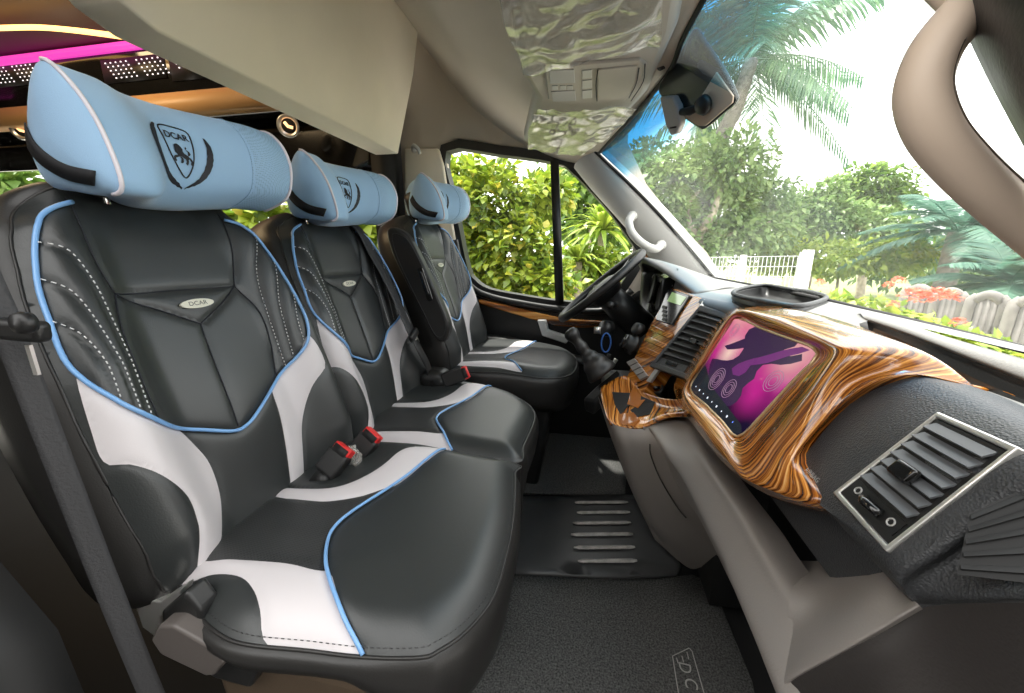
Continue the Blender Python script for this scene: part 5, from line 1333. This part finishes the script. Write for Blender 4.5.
strap_plant(dpt(578,262,4.8), 80, .55, .028, 3, LM['yellow'], 'spiky_plant', 'spiky yellow-green plant, lower one beside the window divider', 'plant')
# --- behind the cabin windows
for k, (u, v, Y, lab) in enumerate(((-10,185,3.2,'green shrub outside the rearmost cabin window'), (270,215,3.6,'green shrub outside the front cabin window'), (360,228,3.5,'green shrub seen between middle and driver headrests'))):
    bl = blobs_px([(u,v,70,45),(u+30,v+30,60,40),(u-30,v+30,60,40)], Y)
    tree('leafy_shrub', lab, 'shrub', bl, 1500, .16, .05, LM['lime' if k else 'mid'], 20+k, stem(bl[0][0]))
# --- through the windscreen
bl = blobs_px([(660,185,48,38),(700,170,42,32,.5),(735,165,36,32),(655,225,50,32),(715,212,60,34,.6),(760,205,34,36,.5),(640,170,30,28,.6),(745,235,50,24),(690,250,60,18)], 8.2)
tk = [([dpt(700,300,8.2), dpt(700,255,8.2), dpt(698,238,8.2), dpt(712,215,8.1), dpt(720,190,8.2)], .12, .05), ([dpt(698,238,8.2), dpt(690,225,8.1), dpt(688,205,8.2), dpt(700,190,8.2)], .07, .03), ([dpt(712,240,8.2), dpt(740,232,8.2), dpt(770,222,8.3)], .05, .02)]
tk[0][0][0].z = GZ
tree('garden_tree', 'light green spreading tree with pale twisted trunk beyond the windscreen', 'tree', bl, 15000, .14, .038, LM['soft'], 8, tk, hollow=.45)
bl = blobs_px([(872,180,28,16),(850,196,24,15),(893,195,22,16),(870,205,34,14),(835,205,16,10)], 13)
tk = [([dpt(868,262,13), dpt(868,225,13), dpt(870,200,13)], .12, .05)]; tk[0][0][0].z = GZ
tree('garden_tree', 'small round-topped tree behind the flowers, right of the spreading tree', 'tree', bl, 5000, .18, .045, LM['mid'], 9, tk, hollow=.4)
bl = blobs_px([(820,215,40,20),(790,225,40,24),(850,232,45,22),(800,205,22,14),(890,232,30,18),(830,190,14,12)], 11)
tree('background_tree', 'dense mid-green trees behind the wire fence', 'tree', bl, 8000, .16, .042, LM['soft'], 10, stem(bl[0][0]))
bl = blobs_px([(840,258,60,18),(900,255,40,18),(780,255,30,20)], 8.5)
tree('leafy_shrub', 'soft green bank of shrubs behind the red flowers', 'shrub', bl, 4200, .14, .03, LM['yellow'], 11, stem(bl[0][0]))
bl = blobs_px([(930,262,90,22),(1010,240,60,30)], 16)
tree('background_tree', 'dark tree line behind the blue-green cycads', 'tree', bl, 3000, .3, .07, LM['deep'], 12, stem(bl[0][0]))
def frond(vs, fs, base, d, L, droop, nl, ll, lw, rg, sag=.5):
    d = d.normalized(); x = d.cross(V((0,0,1))).normalized(); P = []
    for j in range(13):
        t = j/12; P.append(base+d*L*t-V((0,0,1))*droop*L*t*t)
    v, f = tube(P, [.02*L*.35*(1-.8*j/12) for j in range(13)], 4); b = len(vs); vs += v; fs += [[i+b for i in q] for q in f]
    for i in range(nl):
        t = .12+.86*i/nl; j = min(11, int(t*12)); p = P[j].lerp(P[j+1], t*12-j); tg_ = (P[j+1]-P[j]).normalized()
        for sg in (-1, 1):
            k = ll*math.sin(PI*(.15+.75*t))*rg.uniform(.85, 1.1)
            dd = (x*sg*.9+tg_*.6+V((0,0,-sag*rg.uniform(.5,1.2)))).normalized(); b = len(vs); n = dd.cross(tg_).normalized(); s2 = n.cross(dd)*lw
            q = p+dd*k*.5; e = p+dd*k-V((0,0,1))*k*.25*sag
            vs += [p-s2*.5, p+s2*.5, q+s2, q-s2, e]; fs += [[b, b+1, b+2, b+3], [b+3, b+2, b+4]]
def palm(name, label, cat, top, n, L, droop, nl, ll, lw, m, seed, trunk=None, el=(-.2, 1.2), sag=.5, group=None):
    rg = random.Random(seed); e = empty(name, (top.x, top.y, GZ), label, cat, group)
    tp = trunk or [V((top.x, top.y, GZ)), top]
    obj('trunk', tube(crom(tp, 6), [.16-.05*i/((len(tp)-1)*6)+.008*(i % 2) for i in range((len(tp)-1)*6+1)], 12), M['bark2'], e)
    for i in range(n):
        vs, fs = [], []
        a = 2*PI*i/n*2.4+rg.uniform(-.3,.3); q = el[0]+(el[1]-el[0])*((i*.618) % 1)
        frond(vs, fs, top+rv(rg)*.05, V((math.cos(a)*math.cos(q), math.sin(a)*math.cos(q), math.sin(q))), L*rg.uniform(.8,1.1), droop, nl, ll, lw, rg, sag)
        obj('frond', (vs, fs), m, e)
    return e
tp = dpt(752,58,8.5)
palm('palm_tree', 'tall feathery palm seen through the top of the windscreen', 'palm tree', tp, 24, 2.1, .38, 34, .62, .02, LM['palm'], 4, [V((dpt(690,300,8.9).x, 8.9, GZ)), dpt(716,160,8.8), dpt(735,110,8.7), tp], (-.55,1.35), .7)
palm('palm_tree', 'dark palm crown behind the blue shade band of the windscreen', 'palm tree', dpt(712,30,11), 16, 2.0, .4, 28, .6, .022, LM['palm'], 14, None, (-.4,1.2), .6)
for k, (u, v, Y, L, n, lab) in enumerate(((958,232,7.5,1.5,26,'large blue-green cycad at the right, behind the arched fence'), (1010,285,6.0,1.2,22,'lower blue-green cycad at the right edge of the windscreen'), (1040,225,8.5,1.6,22,'far blue-green cycad partly behind the tan grab handle'))):
    palm('cycad', lab, 'cycad', dpt(u, v, Y), n, L, .45, 60, .34, .011, LM['blue'], 30+k, None, (-.1,1.2), .25)
# wire fence and posts
M['white_metal'] = mk('white_metal', (.75,.76,.74), .5)
def fence(name, label, A, B, h, nx, nz):
    e = empty(name, V((A.x, A.y, GZ)), label, 'fence', 'white wire fences')
    ms = []
    for i in range(nx+1):
        p = A.lerp(B, i/nx); ms.append(tube([p, p-V((0,0,h))], .003, 4, up=V((1,0,0))))
    for j in range(nz+1): ms.append(tube([A-V((0,0,h*j/nz)), B-V((0,0,h*j/nz))], .004, 4))
    obj('wire_panel', join(*ms), M['white_metal'], e)
    for p in (A, B):
        q = box(V((p.x, p.y, (p.z+.05+GZ)/2)), (.03, .03, (p.z+.05-GZ)/2)); obj('post', q, M['white_metal'], e)
fence('wire_fence', 'white wire fence seen low through the windscreen', dpt(672,258,6.6), dpt(803,256,5.8), 1.2, 34, 9)
fence('wire_fence', 'white wire fence seen low through the side window', dpt(548,252,6.4), dpt(640,253,6.4), 1.2, 26, 9)
tag(obj('white_post', box(dpt(805,272,5.6)-V((0,0,.45)), (.045,.045,.72)), M['white_metal']), 'thick white post at the end of the wire fence', 'post')
tag(obj('white_post', box(dpt(741,276,5.9)-V((0,0,.42)), (.03,.03,.7)), M['white_metal']), 'thin white post midway along the wire fence', 'post')
o = tag(obj('pale_block', box(dpt(766,283,5.4)-V((0,0,.3)), (.13,.1,.36), Matrix.Rotation(.3, 3, 'Z')), mk('pale_stone', (.7,.68,.5), .8)), 'pale upright stone beside the thick white fence post', 'stone'); bevel(o, .02)
# arched stone fence panels
M['stone'] = mk('weathered_stone', (.21,.195,.18), .9, var=.25, vs=10)
for k, (u0, u1, Y) in enumerate(((906,934,5.0),(938,967,4.8),(974,1010,4.5),(1018,1060,4.2))):
    a, b = dpt(u0, 290, Y), dpt(u1, 290, Y-.15); a.z = b.z = dpt((u0+u1)/2, 293+4*k, Y).z
    w = (b-a).length; d = (b-a).normalized()
    e = empty('stone_fence_panel', V((a.x, a.y, GZ)), ['first arched stone fence panel, just right of the coral flowers','second arched stone fence panel from the coral flowers','third arched stone fence panel from the coral flowers','rightmost arched stone fence panel'][k], 'fence panel', 'arched stone fence panels')
    P = [V((a.x, a.y, GZ)), a-V((0,0,.08))]+[a+d*w*t+V((0,0,.09*math.sin(PI*t)-.03)) for t in (.15,.35,.5,.65,.85)]+[b-V((0,0,.08)), V((b.x, b.y, GZ))]
    obj('arch', tube(crom(P, 4), .045, 7), M['stone'], e)
    for t in (.3,.5,.7): p = a+d*w*t; obj('baluster', tube([V((p.x, p.y, GZ)), p+V((0,0,.04))], .028, 8), M['stone'], e)
# coral flower shrub
bl = blobs_px([(905,336,60,18),(870,320,45,16),(945,346,50,15),(985,352,30,10),(830,308,30,10)], 3.6)
e = tree('flowering_shrub', 'low shrub with coral red flower heads beyond the dash', 'shrub', bl, 2400, .1, .028, LM['yellow'], 40, stem(bl[0][0]))
rg = random.Random(5)
for u, v, r in ((911,298,8),(922,301,8),(935,298,8),(948,300,8),(898,283,5),(888,287,4),(958,324,5),(893,306,4),(820,284,4)):
    c = dpt(u, v, 3.3); s = r*3.3/FOC; vs, fs = [], []
    for i in range(60):
        q = rv(rg).normalized(); q.z = abs(q.z); leaf(c+q*s*.75, q+rv(rg)*.6, s*.55, s*.2, V((0,0,1)), vs, fs)
    obj('flower_head', (vs, fs), LM['flower'], e)

lc = bpy.data.lights.new('cabin_lamp', 'AREA'); lc.energy = 14; lc.size = .6; lc.color = (1,.72,.4)
ol = bpy.data.objects.new('cabin_lamp', lc); C.objects.link(ol); ol.location = (-2.2, .9, ZC+1.2); ol.rotation_euler = (math.radians(40), 0, 0)
# ================================================================ CAMERA, LIGHT
cam = bpy.data.cameras.new('camera'); co = bpy.data.objects.new('camera', cam); C.objects.link(co)
cam.sensor_fit = 'HORIZONTAL'; cam.sensor_width = 36; cam.lens = 36*FOC/1024; cam.clip_start = .01; cam.clip_end = 500
co.matrix_world = Matrix(((RT.x, UP.x, -FW.x, 0), (RT.y, UP.y, -FW.y, 0), (RT.z, UP.z, -FW.z, ZC), (0, 0, 0, 1)))
sc_ = bpy.context.scene; sc_.camera = co
w = bpy.data.worlds.new('sky'); sc_.world = w; w.use_nodes = True
bg = w.node_tree.nodes['Background']; bg.inputs[0].default_value = (1, .99, .97, 1); bg.inputs[1].default_value = 2.6
sl_ = bpy.data.lights.new('sun', 'SUN'); sl_.energy = 6.0; sl_.angle = .03; sl_.color = (1, .96, .88)
so = bpy.data.objects.new('sun', sl_); C.objects.link(so); so.rotation_euler = V((.25, -.3, -1)).to_track_quat('-Z', 'Y').to_euler()
v = sc_.view_settings; v.view_transform = 'Standard'; v.look = 'None'; v.exposure = .62; v.gamma = 1; v.use_curve_mapping = False
sc_.cycles.use_denoising = True
sc_.cycles.max_bounces = 10; sc_.cycles.transparent_max_bounces = 24; sc_.cycles.caustics_reflective = False; sc_.cycles.caustics_refractive = False
